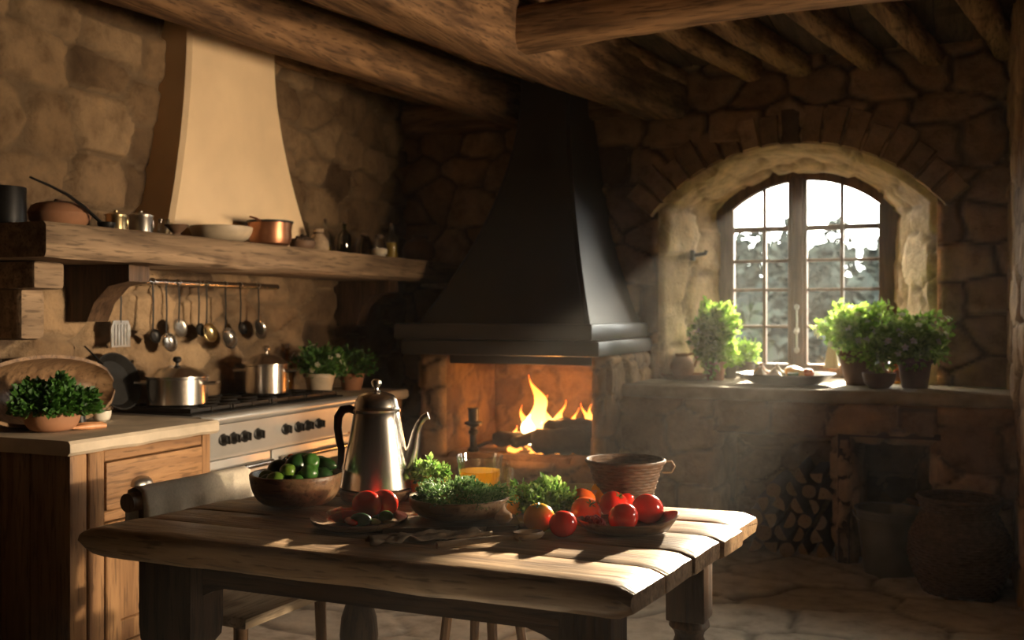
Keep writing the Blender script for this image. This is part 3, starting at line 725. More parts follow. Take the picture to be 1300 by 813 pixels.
o = obj('dried_herbs', m, M['bark'], t); o['kind'] = 'stuff'
m = MB(); m.lathe([(0, 0), (.05, 0), (.058, .03), (.052, .07), (.032, .10), (.022, .112), (.030, .135), (.026, .137), (.018, .114), (0, .112)], 20, wob=.07, seed=2)
t = thing('spice_sack', 'small tied pale sack next to the bowl of dried herbs', 'sack', shelf_at(404, .36)); obj('sack', m, M['cloth_d'], t)
obj('tie', MB().lathe([(.023, .104), (.028, .108), (.028, .115), (.023, .118)], 16), M['bark'], t)
def bottle(px, x, r, h, neck, label, gm, fill=None, fh=.5, cork=True, lab=False):
    t = thing('bottle', label, 'bottle', shelf_at(px, x), 0, 'bottles and jars at the far end of the shelf')
    sh_ = h*.58
    obj('glass', MB().lathe([(0, 0), (r*.9, 0), (r, .006), (r, sh_), (r*.9, sh_+r*.4), (neck, sh_+r*1.1), (neck, h-.01), (neck+.003, h-.008), (neck+.003, h), (neck-.003, h), (neck-.003, sh_+r*1.1), (r-.004, sh_-.005), (r-.004, .01), (0, .01)], 20), M[gm], t)
    if fill: obj('contents', MB().lathe([(0, .012), (r-.006, .012), (r-.006, sh_*fh), (0, sh_*fh)], 18), M[fill], t)
    if cork: obj('stopper', MB().lathe([(0, h-.012), (neck-.004, h-.012), (neck-.001, h+.012), (0, h+.013)], 12), M['bark'], t)
    if lab: obj('paper_label', MB().lathe([(r+.001, .025), (r+.0015, .025), (r+.0015, sh_-.02), (r+.001, sh_-.02)], 20), M['label'], t)
bottle(413, .33, .035, .19, .011, 'tall slim clear bottle nearest the spice sack', 'glass', 'oil', .4)
bottle(437, .36, .040, .185, .012, 'green corked bottle second among the shelf bottles', 'bottle_g')
bottle(463, .34, .052, .13, .026, 'squat brown jar in the middle of the bottles', 'bottle_b', 'berry', .7)
bottle(482, .44, .044, .125, .030, 'clear jar with a pale paper label', 'glass', 'white', .8, True, True)
bottle(497, .40, .042, .215, .013, 'tall bottle half full of golden oil', 'glass', 'oil', .85)
t = lathe_thing('clay_jug', 'round brown clay jug at the far end of the shelf', 'jug', shelf_at(532, .37), [(0, 0), (.07, 0), (.105, .04), (.112, .085), (.09, .135), (.05, .155), (.042, .165), (.05, .18), (.044, .182), (.036, .165), (0, .16)], M['clay_d'], n=28)
obj('handle', MB().tube([(.0, .05, .175), (0, .10, .18), (0, .12, .14), (0, .10, .10)], .009, 8), M['clay_d'], t)

# ------------------------------------------------------------------ utensil rail
RX = .12
ra, rb = at_x(152, 357, RX), at_x(352, 366, RX); ra.z = rb.z = 1.505
rail = thing('utensil_rail', 'steel utensil rail fixed to the wall under the shelf', 'rail', (RX, (ra.y+rb.y)/2, 1.505))
obj('bar', MB().tube([ra, rb], .015, 12), M['steel'], rail, True)
for f in (.04, .5, .96):
    q = ra.lerp(rb, f); obj('mount', MB().tube([(.0, q.y, 1.505), (RX, q.y, 1.505)], .008, 8).lathe([(0, 0), (.02, 0), (.02, .006), (0, .006)], 12, c=(.03, q.y, 1.505), M=Matrix.Rotation(PI/2, 4, 'Y')), M['black'], rail, True)
def hang(px, py, kind, r, label, mat, x=RX+.012):
    q = at_x(px, py, x); L = 1.505-q.z
    t = thing(kind, label, kind.replace('_', ' '), (x, q.y, q.z), 0, 'utensils hanging on the rail')
    top = L+.008
    obj('handle', MB().tube([(0, .0, r*.6), (.002, 0, r+.03), (.004, 0, L*.6), (.0, 0, L-.03), (0, 0, L-.004)], [.005, .0055, .005, .006, .004], 8, flat=.55, up=(1, 0, 0)), M['black'], t)
    obj('hook', MB().tube([(0, 0, L-.012), (.006, 0, L-.008), (.016, 0, L+.004), (.006, 0, L+.016), (-.010, 0, L+.017), (-.018, 0, L+.010)], .0028, 6), M['steel_d'], t)
    if kind == 'ladle' or kind == 'skimmer':
        Mt = Matrix.Rotation(-PI/2+.25, 4, 'Y') @ Matrix.Diagonal((1, 1, -1, 1)) if False else Matrix.Rotation(PI/2-.25, 4, 'Y')
        obj('scoop', MB().lathe(bowl_prof(r, r*.55 if kind == 'ladle' else r*.22, .003, .35), 22, c=(-.0, 0, 0), M=Mt), M[mat], t)
    elif kind == 'spatula':
        m = MB(); m.prism([(-r*.75, r), (r*.75, r), (r, r*.5), (r*.95, -r), (-r*.95, -r), (-r, r*.5)], -.003, .003, lambda p, tt: (tt, p[0], p[1]))
        for i in range(5): m.span((.002, -r*.62+i*r*.31-.002, -r*.85), (.0055, -r*.62+i*r*.31+.002, r*.7))
        obj('blade', m, M[mat], t)
for i, a in enumerate([(153, 424, 'spatula', .052, 'wide slotted spatula hanging first on the left of the rail', 'steel_d'),
          (194, 428, 'ladle', .030, 'thin small ladle just right of the slotted spatula', 'black'),
          (211, 436, 'ladle', .042, 'bright steel ladle hanging lowest near the left of the rail', 'steel'),
          (227, 417, 'skimmer', .040, 'shallow round skimmer overlapping the lowest bright ladle', 'steel_d'),
          (252, 420, 'ladle', .030, 'dark small ladle just left of the brassy one', 'black'),
          (262, 424, 'ladle', .044, 'brassy ladle near the middle of the rail', 'brass'),
          (286, 431, 'ladle', .050, 'large round steel ladle with a dark rim', 'steel'),
          (305, 418, 'ladle', .030, 'small black ladle between the two large steel ones', 'black'),
          (328, 419, 'skimmer', .048, 'round pale steel skimmer at the right end of the rail', 'steel')]):
    hang(*a[:3], a[3]*1.15, *a[4:], x=RX+.012+.004*(i % 2))

# ------------------------------------------------------------------ plaster hood over the cooker
S = []
for k in range(25):
    f = k/24; z = 1.70+1.18*f; g = (1-min(1, f/.85))**1.7
    y0, y1, x1 = 3.96-.23*g, 4.66+.26*g, .185+.07*g
    c = .02
    S.append([(0, y0, z), (x1-c, y0, z), (x1, y0+c, z), (x1, y1-c, z), (x1-c, y1, z), (0, y1, z)])
ho = obj('cooker_hood', MB().loft(S), M['plaster'], None, True, angle=30)
tag(ho, 'cream plaster hood flaring down the left wall to the shelf', 'hood')

# ------------------------------------------------------------------ range cooker
rg = thing('range_cooker', 'wide steel range cooker with two ovens and black knobs', 'cooker', (.29, 4.2, 0))
CX, CY0, CY1 = .57, 3.56, 4.82
m = MB(); m.span((.03, CY0, .08), (CX-.03, CY1, .86), .004); obj('body', m, M['enamel'], rg, True)
m = MB(); m.span((.06, CY0+.03, 0), (CX-.08, CY1-.03, .09)); obj('plinth', m, M['black'], rg, True)
m = MB(); m.span((.02, CY0-.01, .865), (CX+.015, CY1+.01, .905), .012, 3); m.tube([(CX+.012, CY0-.01, .885), (CX+.012, CY1+.01, .885)], .022, 12); obj('worktop_edge', m, M['enamel'], rg, True)
obj('cooktop', MB().span((.05, CY0+.02, .903), (CX-.05, CY1-.02, .912), .003), M['black'], rg, True)
m = MB()
for j in range(4):
    y0 = CY0+.04+j*.297
    for yy in (y0, y0+.14, y0+.275): m.span((.07, yy-.006, .914), (CX-.07, yy+.006, .937), .002)
    for xx in (.08, .2, .30, .42, CX-.08): m.span((xx-.006, y0, .918), (xx+.006, y0+.28, .935), .002)
    g = m; 
    gr = obj('pan_grate', m, M['black'], rg, True); m = MB()
for j in range(4):
    for xx in (.17, .40):
        m = MB().lathe([(0, .91), (.045, .91), (.045, .918), (.03, .922), (.03, .928), (0, .929)], 18, c=(xx, CY0+.04+j*.297+.14, 0)); obj('burner', m, M['steel_d'], rg, True)
pr = [(CX-.04, .715), (CX-.005, .715), (CX+.012, .86), (CX-.04, .86)]
obj('control_panel', MB().prism(pr, CY0+.012, CY1-.005, lambda p, t: (p[0], t, p[1])), M['enamel'], rg, True)
for px in (284, 297, 311, 328, 363, 379, 391, 405):
    q = at_x(px, 548, CX+.01); MM = Matrix.Rotation(PI/2-.1, 4, 'Y')
    k_ = obj('knob', MB().lathe([(0, 0), (.028, 0), (.028, .008), (.022, .012), (.019, .032), (.016, .036), (0, .037)], 16, c=(CX+.002, q.y, .79), M=MM, wob=.06), M['black'], rg, True)
    obj('pointer', MB().box((CX+.042, q.y, .79), (.012, .008, .036), .002), M['black'], k_, True)
def oven(y0, y1, z0, z1):
    d = obj('oven_door', MB().span((CX-.032, y0, z0), (CX-.002, y1, z1), .008, 2), M['enamel'], rg, True)
    obj('door_window', MB().span((CX-.004, y0+.09, z0+.10), (CX+.001, y1-.09, z1-.10), .002), M['black'], d, True)
    h = MB().tube([(CX+.045, y0+.05, z1-.045), (CX+.045, y1-.05, z1-.045)], .014, 12)
    for yy in (y0+.07, y1-.07): h.tube([(CX-.01, yy, z1-.045), (CX+.045, yy, z1-.045)], .010, 8)
    obj('handle', h, M['steel'], d, True)
ym = at_x(345, 600, CX).y
oven(CY0+.02, ym-.006, .12, .70); oven(ym+.006, CY1-.015, .12, .70)
obj('end_trim', MB().prism([(CX-.05, .70), (CX+.02, .74), (CX+.026, .89), (CX-.05, .90)], CY0-.014, CY0+.014, lambda p, t: (p[0], t, p[1])), M['black'], rg, True)

# pans on the cooker
def stockpot(px, x, r, h, label, knobm, lidh):
    q = at_x(px, 500, x); t = thing('stockpot', label, 'pot', (x, q.y, .938), 0, 'pots on the cooker')
    obj('body', MB().lathe([(0, 0), (r-.008, 0), (r, .008), (r, h-.004), (r+.004, h), (r-.003, h), (r-.004, .01), (0, .008)], 40), M['steel'], t)
    L = obj('lid', MB().lathe([(r+.005, h), (r+.005, h+.008), (r*.92, h+.016), (r*.6, h+lidh*.75), (r*.25, h+lidh), (0, h+lidh), (0, h+lidh-.004), (r*.6, h+lidh*.7), (r-.005, h)], 40), M['steel'], t)
    obj('lid_knob', MB().lathe([(0, h+lidh-.002), (.008, h+lidh), (.007, h+lidh+.012), (.018, h+lidh+.02), (.02, h+lidh+.03), (.014, h+lidh+.04), (0, h+lidh+.042)], 16), M[knobm], L)
    for s in (-1, 1):
        obj('handle', MB().tube([(.0+.035, s*(r-.004), h*.80), (.035, s*(r+.045), h*.82), (-.035, s*(r+.045), h*.82), (-.035, s*(r-.004), h*.80)], .007, 8), M['steel'], t)
    t.rotation_euler.z = math.atan2(SA, CA)-PI/2
stockpot(225, .31, .135, .125, 'wide low steel stockpot with a dark round lid knob', 'black', .055)
stockpot(338, .28, .115, .150, 'taller steel stockpot towards the far end of the cooker', 'steel', .06)
q = at_x(150, 488, .16)
pan = thing('skillet', 'dark round skillet leaning on the wall left of the stockpot', 'pan', (.13, q.y, .915))
obj('pan', MB().lathe([(0, 0), (.105, 0), (.13, .035), (.133, .036), (.127, .036), (.102, .006), (0, .006)], 32, M=Matrix.Translation((0, 0, .13)) @ Matrix.Rotation(PI/2-.32, 4, 'Y')), M['black'], pan)
obj('handle', MB().tube([(.02, -.08, .22), (-.015, -.15, .30)], [.010, .008], 8, flat=.5), M['black'], pan)

# ------------------------------------------------------------------ cabinet on the left, worktops
KX, KY0, KY1 = .66, 2.76, 3.525
cab = thing('base_cabinet', 'honey pine base cabinet with a drawer and door under the worktop', 'cabinet', (.34, 3.14, 0))
m = MB()
for i in range(4): m.span((.03+.148*i, KY0, .0), (.03+.148*i+.144, KY0+.03, .845), .003)
obj('end_panel', m, M['pine_z'], cab, True)
m = MB(); m.span((.03, KY0+.03, .02), (KX-.03, KY1, .84)); obj('carcass', m, M['pine_y'], cab, True)
obj('corner_post', MB().span((KX-.06, KY0-.004, 0), (KX+.012, KY0+.075, .845), .008, 2), M['pine_z'], cab, True)
obj('stile', MB().span((KX-.03, KY0+.088, 0), (KX+.008, KY0+.165, .845), .005), M['pine_z'], cab, True); obj('stile', MB().span((KX-.03, KY1-.055, 0), (KX+.006, KY1, .845), .005), M['pine_z'], cab, True)
for (z0, z1) in ((.80, .845), (.575, .615), (.0, .10)): obj('face_rail', MB().span((KX-.03, KY0+.165, z0), (KX+.004, KY1-.055, z1), .005), M['pine_y'], cab, True)
d = obj('drawer', MB().span((KX-.02, KY0+.17, .618), (KX+.012, KY1-.06, .797), .007, 2), M['pine_y'], cab, True)
q = at_x(178, 604, KX+.012)
m = MB(); na, nb = 16, 8
for sh_, off in ((1, 0), (.88, na*0)):
    for j in range(nb+1):
        for i in range(na+1):
            a_, b_ = PI*i/na, PI/2*j/nb
            m.v.append((KX+.010+.042*sh_*math.sin(b_)*math.sin(a_)**.7, q.y+.052*sh_*math.cos(a_), .69+.036*sh_*math.cos(b_)*math.sin(a_)**.7))
w1 = na+1; o1_ = w1*(nb+1)
for j in range(nb):
    for i in range(na):
        m.f += [(j*w1+i, j*w1+i+1, (j+1)*w1+i+1, (j+1)*w1+i), (o1_+j*w1+i, o1_+(j+1)*w1+i, o1_+(j+1)*w1+i+1, o1_+j*w1+i+1)]
for i in range(na): m.f.append((nb*w1+i, nb*w1+i+1, o1_+nb*w1+i+1, o1_+nb*w1+i))
obj('cup_pull', m, M['steel_d'], d, True, fix=False)
m = MB(); y0, y1 = KY0+.17, KY1-.06
m.span((KX-.02, y0, .105), (KX+.012, y0+.075, .57), .006); m.span((KX-.02, y1-.075, .105), (KX+.012, y1, .57), .006)
m.span((KX-.02, y0+.07, .49), (KX+.010, y1-.07, .57), .006); m.span((KX-.02, y0+.07, .105), (KX+.010, y1-.07, .19), .006)
d = obj('door', m, M['pine_z'], cab, True)
m = MB()
for i in range(3):
    a = (y1-y0-.14)/3; m.span((KX-.018, y0+.07+a*i, .18), (KX-.004, y0+.07+a*(i+1)-.003, .50), .003)
obj('door_panel', m, M['pine_z'], d, True)
def worktop(name, label, x1, y0, y1, z0, z1, seed):
    S = []
    for k in range(29):
        y = y0+(y1-y0)*k/28; e = .008*float(fbm(np.array([y*5.]), np.array([.2]), seed)[0]); d2 = .005*float(vnoise(np.array([y*14.]), np.array([.9]), seed)[0])
        S.append([(.02, y, z0), (x1-.012+e, y, z0+d2), (x1+e, y, z0+.012+d2), (x1+e, y, z1-.012), (x1-.010+e, y, z1-.001), (x1-.03, y, z1), (.02, y, z1)])
    return tag(obj(name, MB().loft(S), M['countertop'], None, True, angle=40), label, 'worktop')
worktop('worktop', 'thick pale stone worktop on the pine cabinet', .70, KY0-.03, KY1+.015, .847, .902, 3)
worktop('worktop', 'dark corner worktop between cooker and fireplace', .56, 4.845, 5.47, .845, .900, 5)
c2 = thing('corner_cabinet', 'dim pine cabinet in the corner right of the cooker', 'cabinet', (.28, 5.15, 0))
obj('carcass', MB().span((.06, 4.85, 0), (.52, 5.46, .842), .004), M['pine_z'], c2, True)
obj('door', MB().span((.515, 4.88, .1), (.535, 5.43, .78), .006), M['pine_z'], c2, True)
obj('knob', MB().ball((.55, 4.93, .5), .018), M['brass'], c2.children[1], True)

# ------------------------------------------------------------------ leaves
def leaves(n, place, size, seed, mb=None, wide=.55, bend=.3, aim=None):
    """n small folded leaves; place(rnd) gives point and outward direction"""
    mb = mb or MB(); rnd = random.Random(seed)
    for _ in range(n):
        p, d = place(rnd); p = Vector(p); d = Vector(d).normalized()
        s = size*rnd.uniform(.6, 1.25)
        r = Vector((rnd.gauss(0, 1), rnd.gauss(0, 1), rnd.gauss(0, 1)))
        a = (d+r*.55).normalized(); sd = a.cross(Vector((rnd.gauss(0, 1), rnd.gauss(0, 1), rnd.gauss(0, 1)))).normalized(); u = sd.cross(a)
        w_ = s*wide*.5
        v = [p, p+a*s*.45+sd*w_+u*s*bend*.5, p+a*s, p+a*s*.45-sd*w_+u*s*bend*.5, p+a*s*.5]
        mb.add(v, [(0, 1, 4), (1, 2, 4), (2, 3, 4), (3, 0, 4)])
    return mb
def dome(rx, ry, rz, zb, thick=.35):
    def f(rnd):
        while True:
            d = Vector((rnd.gauss(0, 1), rnd.gauss(0, 1), abs(rnd.gauss(0, .9))))
            if d.length > .01: break
        d.normalize(); k = 1-thick*rnd.random()**1.5
        l = 1+.16*math.sin(d.x*7+d.y*5)+.13*math.sin(d.y*9-d.z*6)
        return (d.x*rx*k*l, d.y*ry*k*l, zb+d.z*rz*k*l), d
    return f
def orb(rx, ry, rz, zc, thick=.6):
    def f(rnd):
        d = Vector((rnd.gauss(0, 1), rnd.gauss(0, 1), rnd.gauss(0, 1))).normalized(); k = 1-thick*rnd.random()**1.6
        l = 1+.2*math.sin(d.x*6+d.z*5)+.15*math.sin(d.y*8-d.z*7)
        return (d.x*rx*k*l, d.y*ry*k*l, zc+d.z*rz*k*l), d+Vector((0, 0, .4))
    return f
def stems(n, r0, r1, z0, z1, seed, rad=.0016):
    m = MB(); rnd = random.Random(seed)
    for _ in range(n):
        a = rnd.uniform(0, 6.28); q = rnd.random()**.5
        m.tube([(r0*q*math.cos(a), r0*q*math.sin(a), z0), ((r0+r1)*.4*q*math.cos(a), (r0+r1)*.4*q*math.sin(a), (z0+z1)/2), (r1*q*math.cos(a), r1*q*math.sin(a), z1)], rad, 5)
    return m

# ------------------------------------------------------------------ on the left worktop
q = at_z(66, 548, .902)
t = thing('parsley_bowl', 'wooden bowl overflowing with dark green parsley on the pale worktop', 'bowl', q)
obj('bowl', MB().lathe(bowl_prof(.105, .085, .009, .5), 30), M['clay'], t)
o = obj('parsley', leaves(2600, dome(.145, .145, .115, .075), .026, 3, wide=.8), M['parsley'], t, smooth=False, fix=False); o['kind'] = 'stuff'
q2 = at_x(52, 500, .20)
t = thing('dough_trough', 'long brown wooden dough trough propped behind the parsley', 'trough', (.20, q2.y-.02, .902), R(2))
S = []
for k in range(25):
    f = k/24; y = -.36+.72*f; e = math.sqrt(max(.0, 1-(2*f-1)**2)); w_ = .03+.115*e; h_ = .17*e+.03
    S.append([(math.cos(PI*j/10)*w_, y, .02+.115+.03-math.sin(PI*j/10)*h_*.85) for j in range(11)]+[(math.cos(PI*j/10)*(w_-.014), y, .02+.115+.03-math.sin(PI*j/10)*(h_*.85-.016)) for j in range(10, -1, -1)])
m = MB().loft(S)
mm = MB(); mm.add(m.v, m.f, Matrix.Translation((-.01, 0, .125)) @ Matrix.Rotation(R(80), 4, 'Y') @ Matrix.Translation((0, 0, -.09)))
z0 = min(v[2] for v in mm.v); mm.v = [(v[0], v[1], v[2]-z0) for v in mm.v]
obj('trough', mm, M['bowl_wood'], t, angle=50)
q = at_x(100, 500, .26)
t = lathe_thing('pepper_mill', 'small black pepper mill standing before the sunlit wall', 'mill', (.30, at_x(101, 500, .30).y, .902), [(0, 0), (.026, 0), (.027, .01), (.021, .04), (.023, .08), (.025, .09), (0, .09)], M['black'], n=20)
obj('cap', MB().lathe([(0, .09), (.024, .09), (.026, .10), (.024, .125), (.012, .135), (.01, .14), (0, .141)], 20), M['pewter'], t)
q = at_z(122, 536, .902)
lathe_thing('small_dish', 'little white dish right of the parsley bowl', 'dish', q+Vector((0, .03, 0)), bowl_prof(.040, .045, .004, .55), M['white'])
q = at_z(108, 545, .902)
m = MB(); m.tube([(-.05, -.06, .012), (0, 0, .013), (.03, .07, .010)], [.004, .013, .011], 10); m.tube([(.0, -.09, .011), (.03, -.02, .012), (.045, .05, .009)], [.004, .012, .009], 10)
for s, (pts, rr_) in enumerate(((([-.04, -.06, .013], [0, 0, .014], [.02, .07, .012]), [.005, .014, .012]), (([.01, -.08, .012], [.035, -.01, .013], [.05, .055, .011]), [.004, .013, .010]))):
    o = obj('carrot', MB().tube(pts, rr_, 12), M['onion'], None); o.location = q+Vector((0, .0, 0))
    tag(o, ('orange carrot lying nearest the parsley bowl', 'orange carrot lying nearest the white dish')[s], 'carrot', 'carrots on the pale worktop')
# ------------------------------------------------------------------ corner worktop: flowers, bottle
def potted(name, label, loc, r, h, pm, lm, fr, fz_, nl, ls, seed, flowers=0, shape='orb', cat='plant', wide=.6, r2=None, group=None, leaf='foliage', thick=.6):
    t = thing(name, label, cat, loc, 0, group); r2 = r2 or r*.72
    obj('pot', MB().lathe([(0, 0), (r2, 0), (r2+.003, .004), (r*.97, h*.82), (r*1.06, h*.84), (r*1.06, h), (r*.95, h), (r*.9, h*.85), (0, h*.84)], 28), M[pm], t)
    o = obj(leaf, leaves(nl, orb(fr, fr, fz_, h+fz_*.72, thick) if shape == 'orb' else dome(fr, fr, fz_, h-.01), ls, seed, wide=wide), M[lm], t, smooth=False, fix=False); o['kind'] = 'stuff'
    obj('stems', stems(14, r*.4, fr*.7, h*.8, h+fz_*.9, seed), M['stemg'], t)
    if flowers:
        m = MB(); rnd = random.Random(seed+1); pf = orb(fr*1.02, fr*1.02, fz_*1.05, h+fz_*.72, .05)
        for i in range(flowers):
            p, d = pf(rnd)
            if d.z < 0: continue
            d = Vector(d).normalized(); a = d.cross(Vector((.3, .5, .8))).normalized(); b = d.cross(a)
            for j in range(5):
                c = math.cos(j*1.2566); s = math.sin(j*1.2566); dd = a*c+b*s; e = a*-s+b*c; P0 = Vector(p)+d*.01; L = ls*.55
                m.add([P0, P0+dd*L*.6+e*L*.35+d*.003, P0+dd*L, P0+dd*L*.6-e*L*.35+d*.003], [(0, 1, 2, 3)])
        o = obj('blossoms', m, M['petal'], t, smooth=False, fix=False); o['kind'] = 'stuff'
    return t
q = at_x(402, 500, .30)
potted('potted_flowers', 'white flowering plant in a tan pot right of the tall stockpot', (.30, q.y+.03, .90), .085, .12, 'ceramic', 'parsley', .125, .085, 900, .032, 5, 22)
q = at_x(438, 500, .26)
potted('potted_herb', 'dim leafy herb in a brown pot behind the white flowers', (.27, q.y+.06, .90), .075, .10, 'clay', 'parsley', .12, .08, 700, .032, 8)
q = at_x(362, 500, .12)
t = thing('oil_bottle', 'yellow oil bottle between tall stockpot and white flowers', 'bottle', (.10, at_x(362, 500, .10).y+.02, .90))
obj('glass', MB().lathe([(0, 0), (.034, 0), (.036, .006), (.036, .14), (.012, .19), (.012, .25), (.016, .252), (.016, .262), (0, .262)], 20), M['jar_y'], t)
obj('contents', MB().lathe([(0, .006), (.031, .006), (.031, .12), (0, .12)], 16), M['oil'], t)
obj('stopper', MB().lathe([(0, .26), (.010, .26), (.013, .285), (0, .287)], 12), M['bark'], t)
# ------------------------------------------------------------------ the table
TZ = .76
C = [Vector((1.33, 2.15)), Vector((2.94, 2.13)), Vector((3.04, 3.12)), Vector((1.47, 3.02))]   # near-left, near-right, far-right, far-left
def bil(s, t): 
    a = C[0].lerp(C[1], s); b = C[3].lerp(C[2], s); return a.lerp(b, t)
tb = thing('dining_table', 'heavy rustic wooden table with thick worn plank top', 'table', (2.2, 2.6, 0))
m = MB(); np_ = 5; rnd = random.Random(4); edges = [0, .21, .40, .61, .79, 1]
for k in range(np_):
    t0, t1 = edges[k]+.0025, edges[k+1]-.0025; S = []; e0, e1 = rnd.uniform(-.006, .006), rnd.uniform(-.008, .008)
    for i in range(49):
        s = i/48; s2 = -.0+e0*(1-s)+(1+e1-0)*s
        endf = min(1, min(s, 1-s)*48/1.6)**.5 if 0 < i < 48 else .0
        sec = []
        nl = .016*float(fbm(np.array([s*9.]), np.array([k*2.+.3]), 8)[0]); nr = .016*float(fbm(np.array([s*9.]), np.array([k*2.+1.3]), 9)[0])
        a, b = t0+(nl if k == 0 else 0), t1+(nr if k == np_-1 else 0)
        th = .078; r_ = .022 if k in (0, np_-1) else .007
        rl, rr_ = (r_ if k == 0 else .006), (r_ if k == np_-1 else .006)
        er = (1-endf)*.02
        zt = TZ-.0015*(k % 2)-er*.8; zb = TZ-th+er
        prof = [(a, zb+rl), (a, zt-rl), (a+rl*.3, zt-rl*.3), (a+rl, zt), (a+(b-a)*.33, zt+.0005), (a+(b-a)*.66, zt+.0005), (b-rr_, zt), (b-rr_*.3, zt-rr_*.3), (b, zt-rr_), (b, zb+rr_), (b-rr_, zb), (a+rl, zb)]
        for (tt, z) in prof:
            q = bil(s2, tt); 
            zz = z+.003*float(vnoise(np.array([s*14.]), np.array([tt*18.]), 5)[0])*(1 if z > TZ-.04 else 2)
            sec.append((q.x, q.y, zz))
        S.append(sec)
    m.loft(S)
obj('tabletop', m, M['table'], tb, True, angle=50)
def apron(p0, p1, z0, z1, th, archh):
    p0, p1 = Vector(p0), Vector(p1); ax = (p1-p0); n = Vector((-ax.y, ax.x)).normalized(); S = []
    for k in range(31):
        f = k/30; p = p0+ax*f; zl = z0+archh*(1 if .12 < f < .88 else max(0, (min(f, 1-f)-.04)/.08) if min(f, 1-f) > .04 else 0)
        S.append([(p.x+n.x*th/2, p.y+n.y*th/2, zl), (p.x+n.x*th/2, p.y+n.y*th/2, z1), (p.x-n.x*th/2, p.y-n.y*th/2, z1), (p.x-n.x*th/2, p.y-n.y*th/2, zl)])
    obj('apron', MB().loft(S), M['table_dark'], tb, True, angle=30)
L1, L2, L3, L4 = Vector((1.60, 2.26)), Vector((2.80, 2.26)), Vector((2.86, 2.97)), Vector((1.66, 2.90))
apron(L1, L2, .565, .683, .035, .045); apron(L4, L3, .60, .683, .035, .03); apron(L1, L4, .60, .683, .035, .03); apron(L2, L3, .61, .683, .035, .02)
apron(Vector((2.84, 2.22)), Vector((2.90, 3.0)), .645, .684, .028, .0)
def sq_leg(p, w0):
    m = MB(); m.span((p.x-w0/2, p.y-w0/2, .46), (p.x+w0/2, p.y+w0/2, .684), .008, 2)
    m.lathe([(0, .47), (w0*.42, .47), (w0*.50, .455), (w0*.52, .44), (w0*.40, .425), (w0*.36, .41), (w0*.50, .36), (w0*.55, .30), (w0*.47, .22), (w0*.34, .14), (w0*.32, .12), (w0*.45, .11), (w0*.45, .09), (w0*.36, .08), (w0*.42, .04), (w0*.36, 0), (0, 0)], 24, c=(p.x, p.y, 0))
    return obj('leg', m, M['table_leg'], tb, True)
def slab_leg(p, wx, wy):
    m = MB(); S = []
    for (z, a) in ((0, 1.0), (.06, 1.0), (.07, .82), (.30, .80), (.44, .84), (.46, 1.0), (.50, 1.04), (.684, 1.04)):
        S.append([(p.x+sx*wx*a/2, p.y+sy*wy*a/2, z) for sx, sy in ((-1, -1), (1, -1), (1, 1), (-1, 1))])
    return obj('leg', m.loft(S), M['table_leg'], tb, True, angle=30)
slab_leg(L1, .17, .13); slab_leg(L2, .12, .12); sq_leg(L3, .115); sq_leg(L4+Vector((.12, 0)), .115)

# chair at the left end and stool behind
ch = thing('dining_chair', 'wooden chair with a cloth over its back at the left table end', 'chair', (1.42, 2.72, 0), R(-4))
# local: back at x=-.17, seat towards +x
for s in (-1, 1):
    obj('leg', MB().tube([(-.17, s*.21, 0), (-.165, s*.205, .42), (-.19, s*.205, .78)], [.017, .02, .016], 10), M['chair'], ch)
    obj('leg', MB().tube([(.205, s*.20, 0), (.20, s*.19, .42)], [.014, .02], 10), M['chair'], ch)
obj('seat', MB().box((.03, 0, .435), (.44, .46, .035), .012, None, 2), M['seat_wood'], ch)
obj('top_rail', MB().tube([(-.19, -.27, .765), (-.193, -.12, .768), (-.193, .12, .768), (-.19, .27, .765)], [.030, .032, .032, .030], 14, flat=1), M['chair'], ch)
obj('back_rail', MB().tube([(-.18, -.21, .60), (-.18, .21, .60)], .016, 8), M['chair'], ch)
for s in (-1, 1): obj('stretcher', MB().tube([(-.168, s*.207, .2), (.203, s*.197, .2)], .010, 8), M['chair'], ch)
tw = thing('tea_towel', 'cream linen cloth draped over the chair back', 'cloth', (1.42, 2.72, .0), R(-4))
S = []
for k in range(25):
    y = -.235+.50*k/24; w_ = .006*math.sin(k*1.1)+.004*math.sin(k*2.7)
    up = [(-.193-.037-w_*1.2, y, .62), (-.193-.038-w_, y, .68), (-.193-.037-w_*.4, y, .74), (-.193-.027, y, .795), (-.193, y, .806), (-.193+.027, y, .795), (-.193+.037+w_*.4, y, .74), (-.193+.038+w_, y, .68), (-.193+.037+w_*1.2, y, .60)]
    S.append(up)
m = MB(); n9 = 9
for k in range(24):
    for i in range(n9-1): m.f.append((k*n9+i, k*n9+i+1, (k+1)*n9+i+1, (k+1)*n9+i))
m.v = [p for q in S for p in q]
o = obj('linen', m, M['cloth'], tw, angle=180); sm_ = o.modifiers.new('thick', 'SOLIDIFY'); sm_.thickness = .005; sm_.offset = 1
sl = thing('stool', 'slender wooden stool tucked under the far side of the table', 'stool', (2.17, 3.02, 0))
obj('seat', MB().lathe([(0, .44), (.15, .44), (.165, .455), (.16, .47), (.0, .465)], 24), M['chair'], sl)
for a in (.6, 2.2, 3.9, 5.4): obj('leg', MB().tube([(.17*math.cos(a), .17*math.sin(a), 0), (.11*math.cos(a), .11*math.sin(a), .445)], [.013, .018], 8), M['chair'], sl)

